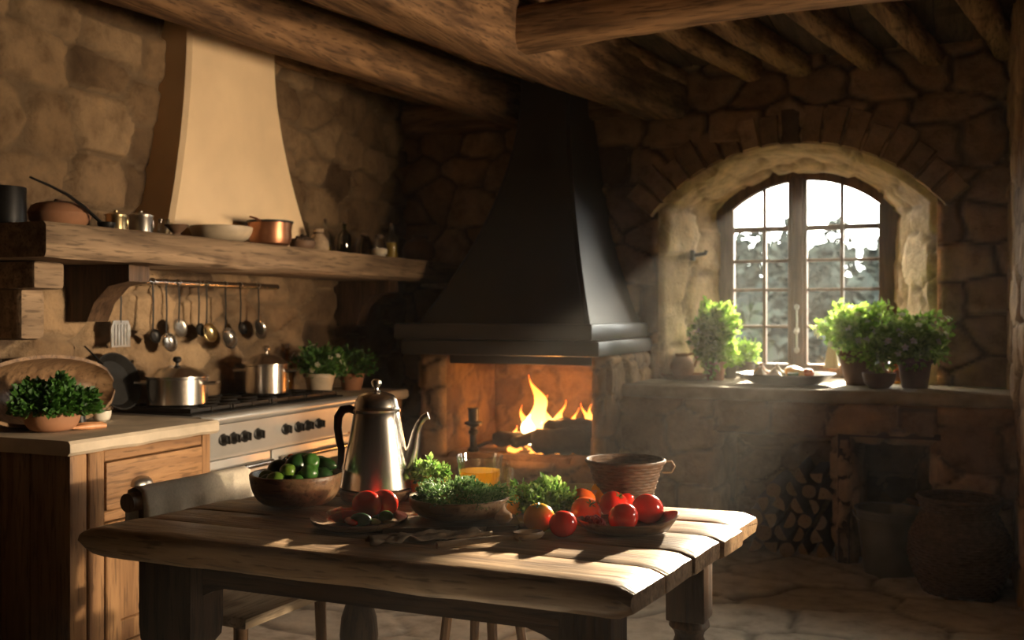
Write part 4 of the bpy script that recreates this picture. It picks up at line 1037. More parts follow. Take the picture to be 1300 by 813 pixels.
# ------------------------------------------------------------------ on the table
def T(px, py, z=TZ+.002): return at_z(px, py, z)
def fruit(name, label, cat, loc, r, mat, group=None, sq=.86, calyx=True, tilt=(0, 0), seed=0):
    t = thing(name, label, cat, loc, 0, group); rnd = random.Random(seed+17)
    pr = []
    for k in range(17):
        a = PI*k/16; x = r*math.sin(a); z = -r*sq*math.cos(a)
        if k > 10: z -= r*.16*max(0, 1-x/(r*.55))**1.5
        pr.append((x if 0 < k < 16 else 0, z+r*sq))
    MM = Matrix.Translation((0, 0, r*sq)) @ Matrix.Rotation(tilt[0], 4, 'X') @ Matrix.Rotation(tilt[1], 4, 'Y') @ Matrix.Translation((0, 0, -r*sq))
    obj('flesh', MB().lathe(pr, 32, M=MM, wob=.014, seed=seed), M[mat], t, angle=180)
    if calyx:
        m = MB(); zt = 2*r*sq-r*.12
        for j in range(5):
            a = j*1.2566+seed; c, s = math.cos(a), math.sin(a); l = r*.42
            v = [(0, 0, zt), (c*l*.5-s*l*.16, s*l*.5+c*l*.16, zt+r*.05), (c*l, s*l, zt+r*.08), (c*l*.5+s*l*.16, s*l*.5-c*l*.16, zt+r*.05)]
            m.add(v, [(0, 1, 2, 3)], MM)
        m2 = MB().tube([MM @ Vector((0, 0, zt-.001)), MM @ Vector((r*.05, 0, zt+r*.12)), MM @ Vector((r*.12, r*.03, zt+r*.2))], r*.05, 6); m.add(m2.v, m2.f)
        obj('stalk', m, M['green_m'], t, fix=False)
    return t

# bowl of green vegetables
gb = T(376, 641); 
t = thing('vegetable_bowl', 'dark turned wooden bowl full of green vegetables', 'bowl', gb)
obj('bowl', MB().lathe(bowl_prof(.142, .100, .010, .5), 40), M['bowl_wood'], t)
rnd = random.Random(11); g0 = gb+Vector((0, 0, .0))
ca, sa_ = CA, -SA     # camera right on the floor plan
def rel(r_, f_): return Vector((CA*r_-SA*f_, SA*r_+CA*f_, 0))
spec = [('lime', -.085, -.02, .085, .026, 'pale green lime at the left of the green vegetable bowl'), ('lime', -.045, -.085, .083, .030, 'lime at the front left rim of the green vegetable bowl'), ('lime', -.012, -.06, .110, .026, 'yellowish lime in the front middle of the vegetable bowl'),
        ('green_m', .022, -.088, .086, .021, 'small round green fruit at the front rim of the bowl'), ('green_m', .052, -.055, .104, .028, 'rounded green pepper right of the small round fruit'), ('lime', .030, -.058, .098, .017, 'tiny pale lime between two greens at the bowl front'),
        ('green_d', .092, -.03, .086, .032, 'black green avocado at the right rim of the bowl'), ('green_d', .0, .0, .115, .040, 'dark green pepper heaped in the bowl centre'), ('green_m', .045, .0, .128, .030, 'mid green fruit on top of the bowl heap'),
        ('green_d', .066, .03, .110, .036, 'dark green pepper at the back right of the bowl heap'), ('green_d', -.06, .02, .098, .036, 'dark green fruit at the back left of the bowl heap'), ('green_m', -.08, -.05, .078, .024, 'mid green fruit by the left rim of the bowl'), ('green_d', .0, .07, .10, .036, 'dark green fruit hidden at the back of the bowl'), ('tomato_o', -.02, .035, .132, .020, 'small orange fruit peeping out of the green heap')]
for i, (mt, r_, f_, z, s, lb) in enumerate(spec):
    q = gb+rel(r_, f_); q.z = TZ+z-s*.75
    fruit({'lime': 'lime', 'green_m': 'green_fruit', 'green_d': 'green_pepper', 'tomato_o': 'small_tomato'}[mt], lb, 'fruit' if mt != 'green_d' else 'vegetable', q, s, mt, 'vegetables in the dark wooden bowl', .92, mt == 'green_d', (rnd.uniform(-.9, .9), rnd.uniform(-.9, .9)), i)
# long cucumbers in the bowl
for i, (r0, f0, r1, f1, z, lb) in enumerate(((-.06, .05, .06, .055, .120, 'long dark cucumber lying across the back of the bowl'), (.02, .035, .125, -.005, .112, 'glossy dark courgette pointing over the right rim of the bowl'))):
    a, b = gb+rel(r0, f0), gb+rel(r1, f1); a.z = TZ+z; b.z = TZ+z+.008
    pts = [a.lerp(b, k/8)+Vector((0, 0, .012*math.sin(PI*k/8))) for k in range(9)]
    o = obj('cucumber', MB().tube(pts, [.006, .016, .019, .02, .02, .02, .019, .015, .005], 14), M['green_d'], None, True, angle=180); tag(o, lb, 'vegetable', 'vegetables in the dark wooden bowl')

# round plate with tomatoes
pp = T(456, 668)
t = thing('wooden_plate', 'round dark wooden plate with two tomatoes at the table front', 'plate', pp)
obj('plate', MB().lathe([(0, 0), (.10, 0), (.128, .012), (.136, .024), (.134, .026), (.122, .020), (.10, .011), (0, .010)], 44), M['bowl_wood'], t)
def onplate(r_, f_, z=.012): q = pp+rel(r_, f_); q.z = TZ+.002+z; return q
fruit('tomato', 'shiny red tomato at the front of the round plate', 'tomato', onplate(.015, .045), .042, 'tomato', 'tomatoes on the round plate', .92, False, (.5, .2), 2)
fruit('tomato', 'red tomato behind on the right of the round plate', 'tomato', onplate(.062, .085), .040, 'tomato', 'tomatoes on the round plate', .92, True, (-.8, .4), 4)
m = MB()
def lump(mb, c, sx, sy, sz, rz=0, n=14): return mb.ball((0, 0, 0), 1, n=n, m=8, M=Matrix.Translation(c) @ Matrix.Rotation(rz, 4, 'Z') @ Matrix.Diagonal((sx, sy, sz, 1)))
tag(obj('tomato_wedge', lump(MB(), onplate(-.035, .0, .026), .048, .020, .017, .7), M['tomato'], None, True, angle=180), 'long red pepper piece on the left of the round plate', 'pepper')
tag(obj('tomato_wedge', lump(MB(), onplate(-.015, -.045, .022), .034, .012, .012, -.5), M['tomato'], None, True, angle=180), 'narrow red slice at the front of the round plate', 'pepper')
for i, (r_, f_, sx, sy, sz, rz, mt, nm_, lb) in enumerate(((.012, -.052, .032, .019, .018, .1, 'green_d', 'cucumber_end', 'dark green cucumber end at the front of the round plate'),
      (.075, -.005, .022, .017, .017, .5, 'lime', 'olive', 'pale green olive on the right of the round plate'), (.045, -.035, .024, .014, .009, -.2, 'pale_veg', 'cucumber_slice', 'pale cut slice beside the dark cucumber end'),
      (.052, .005, .022, .013, .010, .9, 'green_m', 'green_slice', 'small green slice under the pale olive'), (.085, -.03, .02, .012, .006, .2, 'pale_veg', 'cucumber_slice', 'thin pale slice at the right rim of the round plate'))):
    tag(obj(nm_, lump(MB(), onplate(r_, f_, .010+sz), sx, sy, sz, rz), M[mt], None, True, angle=180), lb, 'vegetable', 'cut vegetables on the round plate')
q = onplate(-.085, -.025, .012)
t = thing('shot_glass', 'tiny clear glass lying on the left of the round plate', 'glass', q, .4)
obj('glass', MB().lathe(cyl_prof(.016, .045, .002, .022), 18, M=Matrix.Translation((0, 0, .018)) @ Matrix.Rotation(R(80), 4, 'Y')), M['glass'], t)

# coffee pot on a round wooden stand
cp = T(478, 634)
t = thing('trivet', 'thick round wooden stand under the steel coffee pot', 'stand', cp)
obj('block', MB().lathe([(0, 0), (.095, 0), (.112, .006), (.118, .030), (.114, .036), (0, .036)], 36), M['board_wood'], t)
pt = thing('coffee_pot', 'tall brushed steel coffee pot with dark handle and long spout', 'coffee pot', cp+Vector((0, 0, .037)), math.atan2(SA, CA))
b = [(0, 0), (.110, 0), (.114, .006), (.112, .016), (.106, .05), (.096, .11), (.085, .17), (.076, .22), (.072, .245)]
obj('body', MB().lathe(b+[(.070, .247), (.066, .244), (.066, .2), (0, .2)], 48), M['steel'], pt)
L = obj('lid', MB().lathe([(.076, .243), (.077, .250), (.072, .254), (.070, .262), (.066, .280), (.055, .295), (.035, .304), (.012, .308), (.010, .312), (0, .312), (0, .30), (.06, .27), (.07, .243)], 40), M['steel'], pt)
obj('lid_knob', MB().lathe([(0, .306), (.007, .308), (.006, .318), (.012, .323), (.017, .332), (.015, .342), (.008, .347), (0, .348)], 20), M['steel'], L)
obj('handle', MB().tube([(-.066, 0, .243), (-.085, 0, .252), (-.108, 0, .248), (-.122, 0, .225), (-.124, 0, .19), (-.118, 0, .15), (-.112, 0, .12), (-.114, 0, .085), (-.120, 0, .06)], [.009, .010, .011, .011, .010, .0095, .009, .008, .006], 12, flat=1.3), M['black'], pt)
obj('spout', MB().tube([(.088, 0, .055), (.105, 0, .085), (.118, 0, .13), (.126, 0, .175), (.137, 0, .205), (.153, 0, .225), (.166, 0, .230)], [.030, .024, .018, .014, .012, .011, .012], 16), M['steel'], pt)

# cut squash piled with herbs
q = T(543, 634)
t = thing('side_plate', 'little pale plate of crumbs under the cut squash', 'plate', q+rel(.03, -.02)); obj('plate', MB().lathe([(0, 0), (.06, 0), (.092, .010), (.094, .013), (.06, .006), (0, .005)], 32), M['pale_wood'], t)
t = thing('squash_half', 'yellow halved squash heaped with fresh green herbs', 'squash', q+Vector((0, 0, .008)))
obj('rind', MB().lathe([(0, .0), (.03, .001), (.050, .015), (.056, .035), (.056, .058), (.052, .060), (0, .055)], 28), M['orange'], t)
o = obj('herbs', leaves(520, dome(.056, .056, .055, .056), .019, 6, wide=.75), M['herb'], t, smooth=False, fix=False); o['kind'] = 'stuff'
rnd = random.Random(9); m = MB()
for i in range(70):
    a, r_ = rnd.uniform(0, 6.3), rnd.uniform(.055, .085); m.box((r_*math.cos(a), r_*math.sin(a), .012+rnd.random()*.012), (.02, .008, .005), .001, Matrix.Rotation(rnd.uniform(0, 3), 4, 'Z') @ Matrix.Rotation(rnd.uniform(-.6, .6), 4, 'X'))
o = obj('peel_shreds', m, M['pale_veg'], t); o['kind'] = 'stuff'

# glasses
q = T(609, 634)
t = thing('juice_glass', 'glass mug of orange juice with a side handle', 'glass', q, math.atan2(SA, CA))
obj('glass', MB().lathe([(0, 0), (.056, 0), (.062, .006), (.072, .115), (.076, .140), (.073, .141), (.069, .115), (.058, .012), (0, .012)], 36), M['glass'], t)
obj('juice', MB().lathe([(0, .013), (.0565, .013), (.0655, .092), (0, .094)], 32), M['juice'], t)
obj('handle', MB().tube([(.070, 0, .125), (.092, 0, .118), (.098, 0, .085), (.090, 0, .05), (.064, 0, .04)], .006, 8), M['glass'], t)
q = T(634, 632)
t = thing('tumbler', 'small empty clear tumbler behind the juice mug', 'glass', q+rel(.01, .06)); obj('glass', MB().lathe(cyl_prof(.034, .085, .003, .038), 28), M['glass'], t)

# shallow bowl of thyme on a board with a cloth
q = T(583, 664)
bd = thing('chopping_board', 'dark wooden chopping board with a handle under the thyme bowl', 'board', T(574, 668, TZ+.002), math.atan2(SA, CA)+.10)
S = [(-.19, -.085), (.17, -.085), (.185, -.06), (.185, .07), (.17, .085), (-.15, .085), (-.19, .06)]
m = MB().prism(S, 0, .014, lambda p, z: (p[0], p[1], z)); m.tube([(.17, -.05, .007), (.25, -.085, .008)], [.016, .012], 10, flat=.5); obj('board', m, M['board_wood'], bd, angle=30)
t = thing('thyme_bowl', 'wide pale wooden bowl of small grey green herbs', 'bowl', q+Vector((0, 0, .015)))
obj('bowl', MB().lathe(bowl_prof(.143, .062, .008, .5), 44), M['pale_wood'], t)
o = obj('thyme', leaves(4200, dome(.130, .130, .050, .050), .0125, 16, wide=.5), M['thyme'], t, smooth=False, fix=False); o['kind'] = 'stuff'
def cloth_patch(name, label, loc, rz, lx, ly, amp, mat, seed):
    t = thing(name, label, 'cloth', loc, rz); n, k = 30, 20
    u, v = np.meshgrid(np.linspace(-1, 1, n), np.linspace(-1, 1, k))
    z = np.abs(amp*(fbm(u*2.2+v*1.2, v*3.5, seed)+.55*vnoise(u*3, v*9, seed+2)))+.004
    x = u*lx*(1+.1*np.sin(v*4+seed)); y = v*ly*(1+.14*np.sin(u*5+seed))
    m = MB(); m.v = np.stack([x, y, z], -1).reshape(-1, 3).tolist()
    m.f = [(j*n+i, j*n+i+1, (j+1)*n+i+1, (j+1)*n+i) for j in range(k-1) for i in range(n-1)]
    o = obj('linen', m, M[mat], t, angle=180); s_ = o.modifiers.new('thick', 'SOLIDIFY'); s_.thickness = .003; s_.offset = 1
    return t
cloth_patch('napkin', 'crumpled brown linen napkin in front of the thyme bowl', T(545, 686, TZ+.001), math.atan2(SA, CA)+.35, .15, .035, .03, 'cloth_d', 5)
q = T(648, 690)
t = thing('wooden_spoon', 'carved brown wooden spoon lying near the yellow tomato', 'spoon', q, math.atan2(SA, CA)+.35)
obj('handle', MB().tube([(-.20, -.01, .012), (-.10, .004, .012), (-.02, 0, .014), (.02, 0, .012)], [.009, .008, .009, .012], 10), M['pale_wood'], t)
obj('spoon_bowl', MB().lathe(bowl_prof(.034, .020, .004, .5), 22, c=(.048, 0, .004), sx=1.35, sy=.85), M['pale_wood'], t)
q = T(672, 694)
t = thing('garlic_bulb', 'small brown garlic bulb beside the wooden spoon', 'garlic', T(625, 668)+Vector((0, 0, .014))+rel(.03, -.02))
obj('bulb', MB().lathe([(0, 0), (.016, .001), (.024, .012), (.022, .024), (.010, .034), (.005, .045), (.006, .052), (0, .053)], 18, wob=.06), M['garlic'], t)
# loose herbs
q = T(692, 652)
t = thing('herb_bunch', 'loose bunch of bright green herbs beside the tomatoes', 'herbs', q)
m = leaves(1900, dome(.115, .085, .085, .004, .55), .020, 26, wide=.62); o = obj('leaves', m, M['herb'], t, smooth=False, fix=False); o['kind'] = 'stuff'
obj('stems', stems(26, .02, .10, .004, .07, 7), M['stemg'], t)
fruit('small_lemon', 'small yellow fruit half hidden left of the herb bunch', 'fruit', T(655, 652), .030, 'orange', None, .85, False, (1.2, .4), 3)
t = thing('cream_dish', 'oval cream dish behind the herb bunch', 'dish', T(735, 640)+Vector((0, .02, 0)), .4)
obj('dish', MB().lathe([(0, 0), (.07, 0), (.098, .026), (.112, .048), (.109, .050), (.092, .029), (.066, .008), (0, .008)], 36, sy=.62), M['ceramic'], t)

# basket pot
q = T(795, 642)
t = thing('wicker_basket', 'small dark wicker basket with a loop handle on the far table edge', 'basket', q+rel(0, .02), math.atan2(SA, CA))
S = []
def woven(mb, prof, n=60, a=.003, rows=22):
    z0, z1 = prof[0][1], prof[-1][1]
    pts = []
    for k in range(rows*4+1):
        z = z0+(z1-z0)*k/(rows*4)
        for (r0, a0), (r1, a1) in zip(prof, prof[1:]):
            if a0 <= z <= a1+1e-9: r = r0+(r1-r0)*(z-a0)/(a1-a0+1e-9); break
        pts.append((r, z))
    vs, fs = [], []
    for k, (r, z) in enumerate(pts):
        for i in range(n):
            t_ = 2*PI*i/n; row = k//4
            q = r+a*math.sin(PI*(k % 4)/4*1.0)*(1 if True else 0)+a*.8*math.cos(i*PI/2+PI*(row % 2))
            vs.append((q*math.cos(t_), q*math.sin(t_), z))
    for k in range(len(pts)-1):
        for i in range(n):
            j = (i+1) % n; fs.append((k*n+i, k*n+j, (k+1)*n+j, (k+1)*n+i))
    nn = len(vs); vs += [(v[0]*.93, v[1]*.93, v[2]) for v in vs]
    for k in range(len(pts)-1):
        for i in range(n):
            j = (i+1) % n; fs.append((nn+k*n+j, nn+k*n+i, nn+(k+1)*n+i, nn+(k+1)*n+j))
    tp = (len(pts)-1)*n
    for i in range(n):
        j = (i+1) % n; fs.append((tp+i, tp+j, nn+tp+j, nn+tp+i))
    fs.append(tuple(range(n-1, -1, -1)))
    return mb.add(vs, fs)
obj('weave', woven(MB(), [(.075, 0), (.090, .05), (.108, .11), (.122, .135)], 64, .0022, 14), M['wicker'], t, angle=60)
obj('rim', MB().tube([(.120*math.cos(2*PI*k/40), .120*math.sin(2*PI*k/40), .136) for k in range(41)], .006, 8), M['wicker'], t)
obj('handle', MB().tube([(.118, 0, .132), (.142, 0, .134), (.152, 0, .118), (.142, 0, .100), (.114, 0, .098)], .004, 8), M['pale_wood'], t)

# tomatoes
dh = T(797, 676)
t = thing('oval_dish', 'long oval dark wooden dish holding red tomatoes', 'dish', dh, math.atan2(SA, CA)+.10)
S = []
vs, fs = [], []
rings = [(.0, .004), (.55, .0), (.80, .004), (.96, .020), (1.0, .030), (.985, .033), (.92, .022), (.75, .012), (.0, .010)]
m = MB(); pr = [(r, z) for r, z in rings]
m.lathe([(r*.14, z) for r, z in pr], 44, sy=.62)
m.v = [(x, y, z+((.022 if x > 0 else .008)*(abs(x)/.14)**3 if z > .01 else .008*(abs(x)/.14)**3)) for x, y, z in m.v]
obj('dish', m, M['bowl_wood'], t, angle=60)
DZ = .012
for i, (px, cy, rp, mt, lb, z) in enumerate((
    (684, 658, 20, 'tomato_y', 'yellow tomato at the left end of the row by the spoon', 0),
    (715, 666, 18, 'tomato', 'red tomato on the table directly right of the yellow one', 0),
    (744, 651, 20, 'tomato_o', 'orange red tomato behind the dark berries', 0),
    (740, 636, 17, 'tomato_o', 'orange red tomato half hidden behind, nearest the herb bunch', 0),
    (766, 627, 16, 'tomato_y', 'yellow orange tomato farthest back by the basket', 0),
    (794, 633, 14, 'tomato', 'small red tomato peeping up in front of the basket', 0),
    (780, 642, 19, 'tomato', 'red tomato in the middle of the heap behind the dish', 0),
    (792, 658, 19, 'tomato', 'red tomato at the front of the oval dish', DZ),
    (823, 647, 20, 'tomato', 'big red tomato at the right end of the oval dish', DZ))):
    by = cy+rp*.93; q = T(px, by, TZ+.002+z); d_ = F*(EZ-TZ)/(by-400); r_ = rp*d_/F
    q = q+rel(0, r_*.25)
    fruit('tomato', lb, 'tomato', q, r_, mt, 'tomatoes heaped at the right of the table', .90, True, (random.Random(i).uniform(-.9, .5), random.Random(i+50).uniform(-.6, .6)), i*3)
bc = thing('berry_cluster', 'cluster of dark red berries between the tomatoes', 'berries', T(758, 676)+rel(0, .02))
m = MB(); rnd = random.Random(6)
for i in range(24): m.ball((rnd.uniform(-.024, .024), rnd.uniform(-.018, .018), .007+rnd.random()*.028), .0085, n=10, m=7)
o = obj('berries', m, M['berry'], bc, angle=180)
tag(o, kind='stuff')

# ------------------------------------------------------------------ window ledge things
LZ = .9455
def W(px, py): return at_z(px, py, LZ)
t = thing('terracotta_jug', 'terracotta jug standing on its dish at the left of the ledge', 'jug', W(866, 480)+Vector((0, 0, .012)))
obj('body', MB().lathe([(0, 0), (.05, 0), (.075, .03), (.08, .07), (.06, .11), (.04, .125), (.045, .145), (.040, .146), (.034, .125), (0, .12)], 26), M['clay'], t)
obj('handle', MB().tube([(.042, 0, .14), (.075, 0, .145), (.098, 0, .11), (.078, 0, .06)], .008, 8), M['clay'], t)
t = thing('terracotta_saucer', 'shallow terracotta dish with a curled handle under the jug', 'dish', W(880, 482)+Vector((-.06, .02, 0)))
obj('dish', MB().lathe([(0, 0), (.11, 0), (.135, .018), (.15, .03), (.147, .033), (.13, .022), (.105, .010), (0, .010)], 36), M['clay'], t)
obj('handle', MB().tube([(.135, .0, .022), (.165, 0, .03), (.172, 0, .05), (.155, 0, .062)], .006, 8), M['clay'], t)
potted('potted_basil', 'tall bushy sunlit herb in a terracotta pot left of the window', W(908, 483), .066, .115, 'clay', 'basil', .125, .205, 2600, .040, 15, 6, wide=.75, thick=.9)
potted('small_potted_herb', 'small green herb in a grey pot left of the big platter', W(926, 480), .055, .085, 'pewter', 'basil', .08, .065, 420, .032, 19, wide=.7)
potted('small_potted_herb', 'small herb in a grey pot just below the open casement', W(948, 480), .055, .105, 'pewter', 'basil', .07, .075, 420, .030, 23, wide=.7)
# platter
pl = W(997, 488)
t = thing('platter', 'large round grey platter of garlic and squash on the ledge', 'platter', pl)
obj('platter', MB().lathe([(0, 0), (.15, 0), (.20, .012), (.26, .048), (.285, .060), (.284, .066), (.255, .058), (.19, .024), (.14, .012), (0, .012)], 52), M['pewter'], t)
def onpl(r_, f_, z): q = pl+rel(r_, f_); q.z = LZ+z; return q
garl = [(0, 0), (.025, .002), (.042, .02), (.040, .04), (.02, .06), (.008, .078), (.009, .088), (0, .089)]
for r_, f_, s, mt, lb in ((-.14, .0, 1.0, 'onion', 'brown onion at the left of the platter'), (-.16, -.06, .95, 'garlic', 'garlic bulb at the front left of the platter'), (-.085, -.09, .9, 'garlic', 'garlic bulb at the front middle of the platter'), (-.055, -.02, 1.1, 'garlic', 'pinkish bulb just left of the orange squash')):
    t = thing('onion' if mt == 'onion' else 'garlic_bulb', lb, 'onion' if mt == 'onion' else 'garlic', onpl(r_, f_, .035 if mt == 'onion' else .022), 0, 'vegetables on the grey platter')
    obj('bulb', MB().lathe([(a*s*1.15, b_*s) for a, b_ in garl], 20, wob=.05, seed=r_*50), M[mt], t)
t = fruit('squash', 'small orange squash on the right side of the platter', 'squash', onpl(.055, -.01, .028), .062, 'orange', 'vegetables on the grey platter', .62, False, (.2, .3), 3)
t = fruit('orange_tomato', 'small orange tomato right of the squash on the platter', 'tomato', onpl(.125, -.03, .034), .034, 'tomato_o', 'vegetables on the grey platter', .9, False, (.2, .1), 5)
o = obj('leek_piece', MB().tube([onpl(-.01, -.09, .055), onpl(.05, -.10, .058)], .016, 12), M['green_m'], None, True); tag(o, 'short green leek piece in front of the squash', 'vegetable', 'vegetables on the grey platter')
# right hand plants
potted('potted_flowers', 'bushy white flowering plant in a tall dark pot right of the window', W(1088, 489), .105, .20, 'clay_d', 'basil', .185, .15, 1900, .042, 31, 60, wide=.65, r2=.06, thick=.8)
t = lathe_thing('clay_bowl', 'small brown clay bowl at the front right of the ledge', 'bowl', W(1116, 493), [(0, 0), (.05, 0), (.078, .03), (.088, .07), (.090, .085), (.084, .086), (.075, .05), (0, .04)], M['clay_d'], n=30)
o = obj('seedling_leaves', leaves(420, orb(.11, .11, .10, .20, .8), .034, 44, wide=.65), M['basil'], t, smooth=False, fix=False); o['kind'] = 'stuff'
obj('stems', stems(12, .03, .08, .04, .24, 3), M['stemg'], t)
t = lathe_thing('honey_jar', 'round amber glass jar between clay bowl and right plant pot', 'jar', W(1141, 487), [(0, 0), (.05, 0), (.064, .02), (.068, .08), (.055, .13), (.04, .15), (.042, .165), (.036, .165), (.034, .15), (.05, .125), (.06, .08), (.058, .02), (0, .012)], M['jar_y'], n=28)
obj('honey', MB().lathe([(0, .013), (.055, .016), (.058, .08), (0, .08)], 24), M['oil'], t)
potted('potted_flowers', 'leafy white flowered plant in a brown pot at the right of the ledge', W(1164, 492)+Vector((-.01, -.06, 0)), .09, .165, 'clay_d', 'basil', .165, .14, 1600, .040, 37, 50, wide=.65, thick=.8)
cl = thing('hanging_rag', 'small white rag hanging under the window frame', 'cloth', (at_y(1056, 450, YW-.06).x, YW-.075, 1.0))
S = []
for k in range(11):
    x = -.05+.10*k/10; S.append((x, k))
m = MB(); 
for j in range(9):
    z = .16-.15*j/8
    for x, k in S: m.v.append((x*(.45+.55*j/8), -.012*math.sin(k*1.7)*(j/8)-.004, z))
m.f = [(j*11+i, j*11+i+1, (j+1)*11+i+1, (j+1)*11+i) for j in range(8) for i in range(10)]
o = obj('rag', m, M['cloth'], cl, angle=180); s_ = o.modifiers.new('thick', 'SOLIDIFY'); s_.thickness = .004
obj('hook', MB().tube([(0, .03, .165), (0, -.004, .165), (0, -.012, .155)], .003, 6), M['black'], cl)
# iron hook on the left reveal
q = at_y(862, 325, 6.62)
hk = thing('wall_bracket', 'black iron bracket on the left side of the window niche', 'bracket', (NX0+.17, 6.6, at_y(862, 325, 6.6).z))
obj('plate', MB().box((-.005, 0, 0), (.03, .06, .07), .008), M['black'], hk)
obj('arm', MB().tube([(0, 0, .0), (.05, -.02, .005), (.085, -.03, .01), (.09, -.03, .03)], .013, 10), M['black'], hk)

# ------------------------------------------------------------------ firewood, bucket, urn
rnd = random.Random(12); k = 0
lx0, lx1 = X(945), X(1058)
proto = {}
def split_log(kind):
    r = 1.0; S = []
    if kind == 0: sec = [(math.cos(a), math.sin(a)) for a in [2*PI*i/12 for i in range(12)]]
    elif kind == 1: sec = [(math.cos(a)*1.1, math.sin(a)*1.1-.3) for a in [PI*i/9 for i in range(10)]]
    else: sec = [(-.9, -.75)]+[(math.cos(a)*1.45-.5, math.sin(a)*1.45-.75) for a in [PI*.02+PI*.5*i/7 for i in range(8)]]
    return sec
def make_log(kind):
    t = thing('firewood_log', 'split firewood log stacked in the alcove under the window', 'log', (0, 0, 0), 0, 'firewood stacked under the window ledge')
    sec = split_log(kind); S = []
    for i in range(6):
        y = .5*i/5
        S.append([(a*(1+.05*math.sin(i*2+j)), y, b*(1+.05*math.cos(i*3+j*2))) for j, (a, b) in enumerate(sec)])
    obj('bark', MB().loft(S), M['bark'], t, angle=50)
    m = MB(); m.v = [(p[0]*.97, -.004, p[2]*.97) for p in S[0]]; m.f = [tuple(range(len(sec)))]
    n_ = len(sec); m.v += [(p[0]*.97, .002, p[2]*.97) for p in S[0]]; m.f += [tuple(range(2*n_-1, n_-1, -1))]+[(i, (i+1) % n_, n_+(i+1) % n_, n_+i) for i in range(n_)]
    obj('cut_face', m, M['cutlog'], t, smooth=False)
    return t
protos = [make_log(i) for i in range(3)]; used = [False]*3
row = 0; z = .05
while z < .50:
    x = lx0+.05+(.045 if row % 2 else 0)+(.10 if row > 3 else 0)*(row-3)
    while x < lx1-.035:
        kd = rnd.choice((0, 1, 2, 2, 1)); r_ = rnd.uniform(.037, .046)
        pr_ = protos[kd]
        if used[kd]: o = dup(pr_)
        else: o = pr_; used[kd] = True
        o.location = (x, YL+.05+rnd.uniform(0, .05), z+rnd.uniform(-.004, .004)); o.rotation_euler = (0, rnd.choice((0, .5, 1.2, 2.0, 3.1, 4.2)), 0); o.scale = (r_, 1, r_)
        x += .089+rnd.uniform(-.004, .006)
    z += .082; row += 1

bk = at_z(1130, 727, 0)
t = thing('metal_bucket', 'dark dented metal bucket standing before the right alcove', 'bucket', (bk.x, 5.62, 0))
obj('body', MB().lathe([(0, .0), (.118, 0), (.122, .008), (.135, .10), (.152, .25), (.165, .34), (.173, .345), (.173, .355), (.160, .352), (.147, .25), (.118, .02), (0, .015)], 36), M['pewter'], t)
obj('band', MB().lathe([(.158, .285), (.162, .285), (.164, .305), (.160, .305)], 36), M['pewter'], t)
obj('handle', MB().tube([(.175*math.cos(PI*k/14), -.02-.10*math.sin(PI*k/14), .335-.06*math.sin(PI*k/14)) for k in range(15)], .005, 8), M['steel_d'], t)
bu = at_z(1238, 752, 0)
t = thing('wicker_urn', 'big round bellied wicker basket by the right wall', 'basket', (3.615, 5.36, 0))
obj('weave', woven(MB(), [(.15, 0), (.205, .10), (.232, .20), (.225, .29), (.185, .37), (.165, .41), (.185, .46), (.19, .47)], 90, .004, 34), M['wicker'], t, angle=60)
obj('rim', MB().tube([(.185*math.cos(2*PI*k/48), .185*math.sin(2*PI*k/48), .47) for k in range(49)], .012, 8), M['wicker'], t)
for s in (-1, 1): obj('handle', MB().tube([(s*.185, -.05, .44), (s*.225, -.03, .45), (s*.225, .03, .45), (s*.185, .05, .44)], .010, 8), M['wicker'], t)

# ------------------------------------------------------------------ outside
w = MB(); n_ = 40
u_, v_ = np.meshgrid(np.linspace(-60, 70, n_), np.linspace(9, 120, n_))
zz = -3+np.clip((v_-22)/98, 0, 1)*9+1.6*fbm(u_*.05, v_*.05, 3)
m = MB(); m.v = np.stack([u_, v_, zz], -1).reshape(-1, 3).tolist(); m.f = [(j*n_+i, j*n_+i+1, (j+1)*n_+i+1, (j+1)*n_+i) for j in range(n_-1) for i in range(n_-1)]
o = obj('ground_outside', m, plain('hill_hazed', (.008, .0105, .010), .95, var=.2, scale=.4, spec=.05), None, True, angle=180); tag(o, 'misty green hillside beyond the window', 'hill', **ST)  # distance haze put into the hill colour: bluish grey, little variation
rnd = random.Random(21); m = MB()
for i in range(230):
    y = rnd.uniform(24, 80); x = 2.6+(y/6.9)*rnd.uniform(-2.4, 1.2)*1.0+rnd.uniform(-2, 2); zb = -3+min(1, max(0, (y-22)/98))*9-.8; h = rnd.uniform(3.0, 5.5)*(.8+y/160)
    cone = rnd.random() < .5
    def spot_(r_, x=x, y=y, zb=zb, h=h, cone=cone):
        f = r_.random()**.8; ww = h*(.22*(1-f)+.02 if cone else .26*math.sin(PI*min(1, f*.8+.18))); an_ = r_.uniform(0, 6.28); rq = ww*r_.uniform(.3, 1)
        return (x+rq*math.cos(an_), y+rq*math.sin(an_), zb+h*(.05+.95*f)), (math.cos(an_), math.sin(an_), .1)
    leaves(190, spot_, h*.08, i, m, wide=1.3)
o = obj('treeline', m, leafy('forest_hazed', [(.012, .0165, .0165), (.019, .025, .025), (.015, .020, .0205), (.023, .029, .0285)], .0, 0.0), None, True, angle=180); tag(o, 'misty forest seen through the window panes', 'trees', kind='stuff')  # haze put into the leaf colours: bluish and close in tone

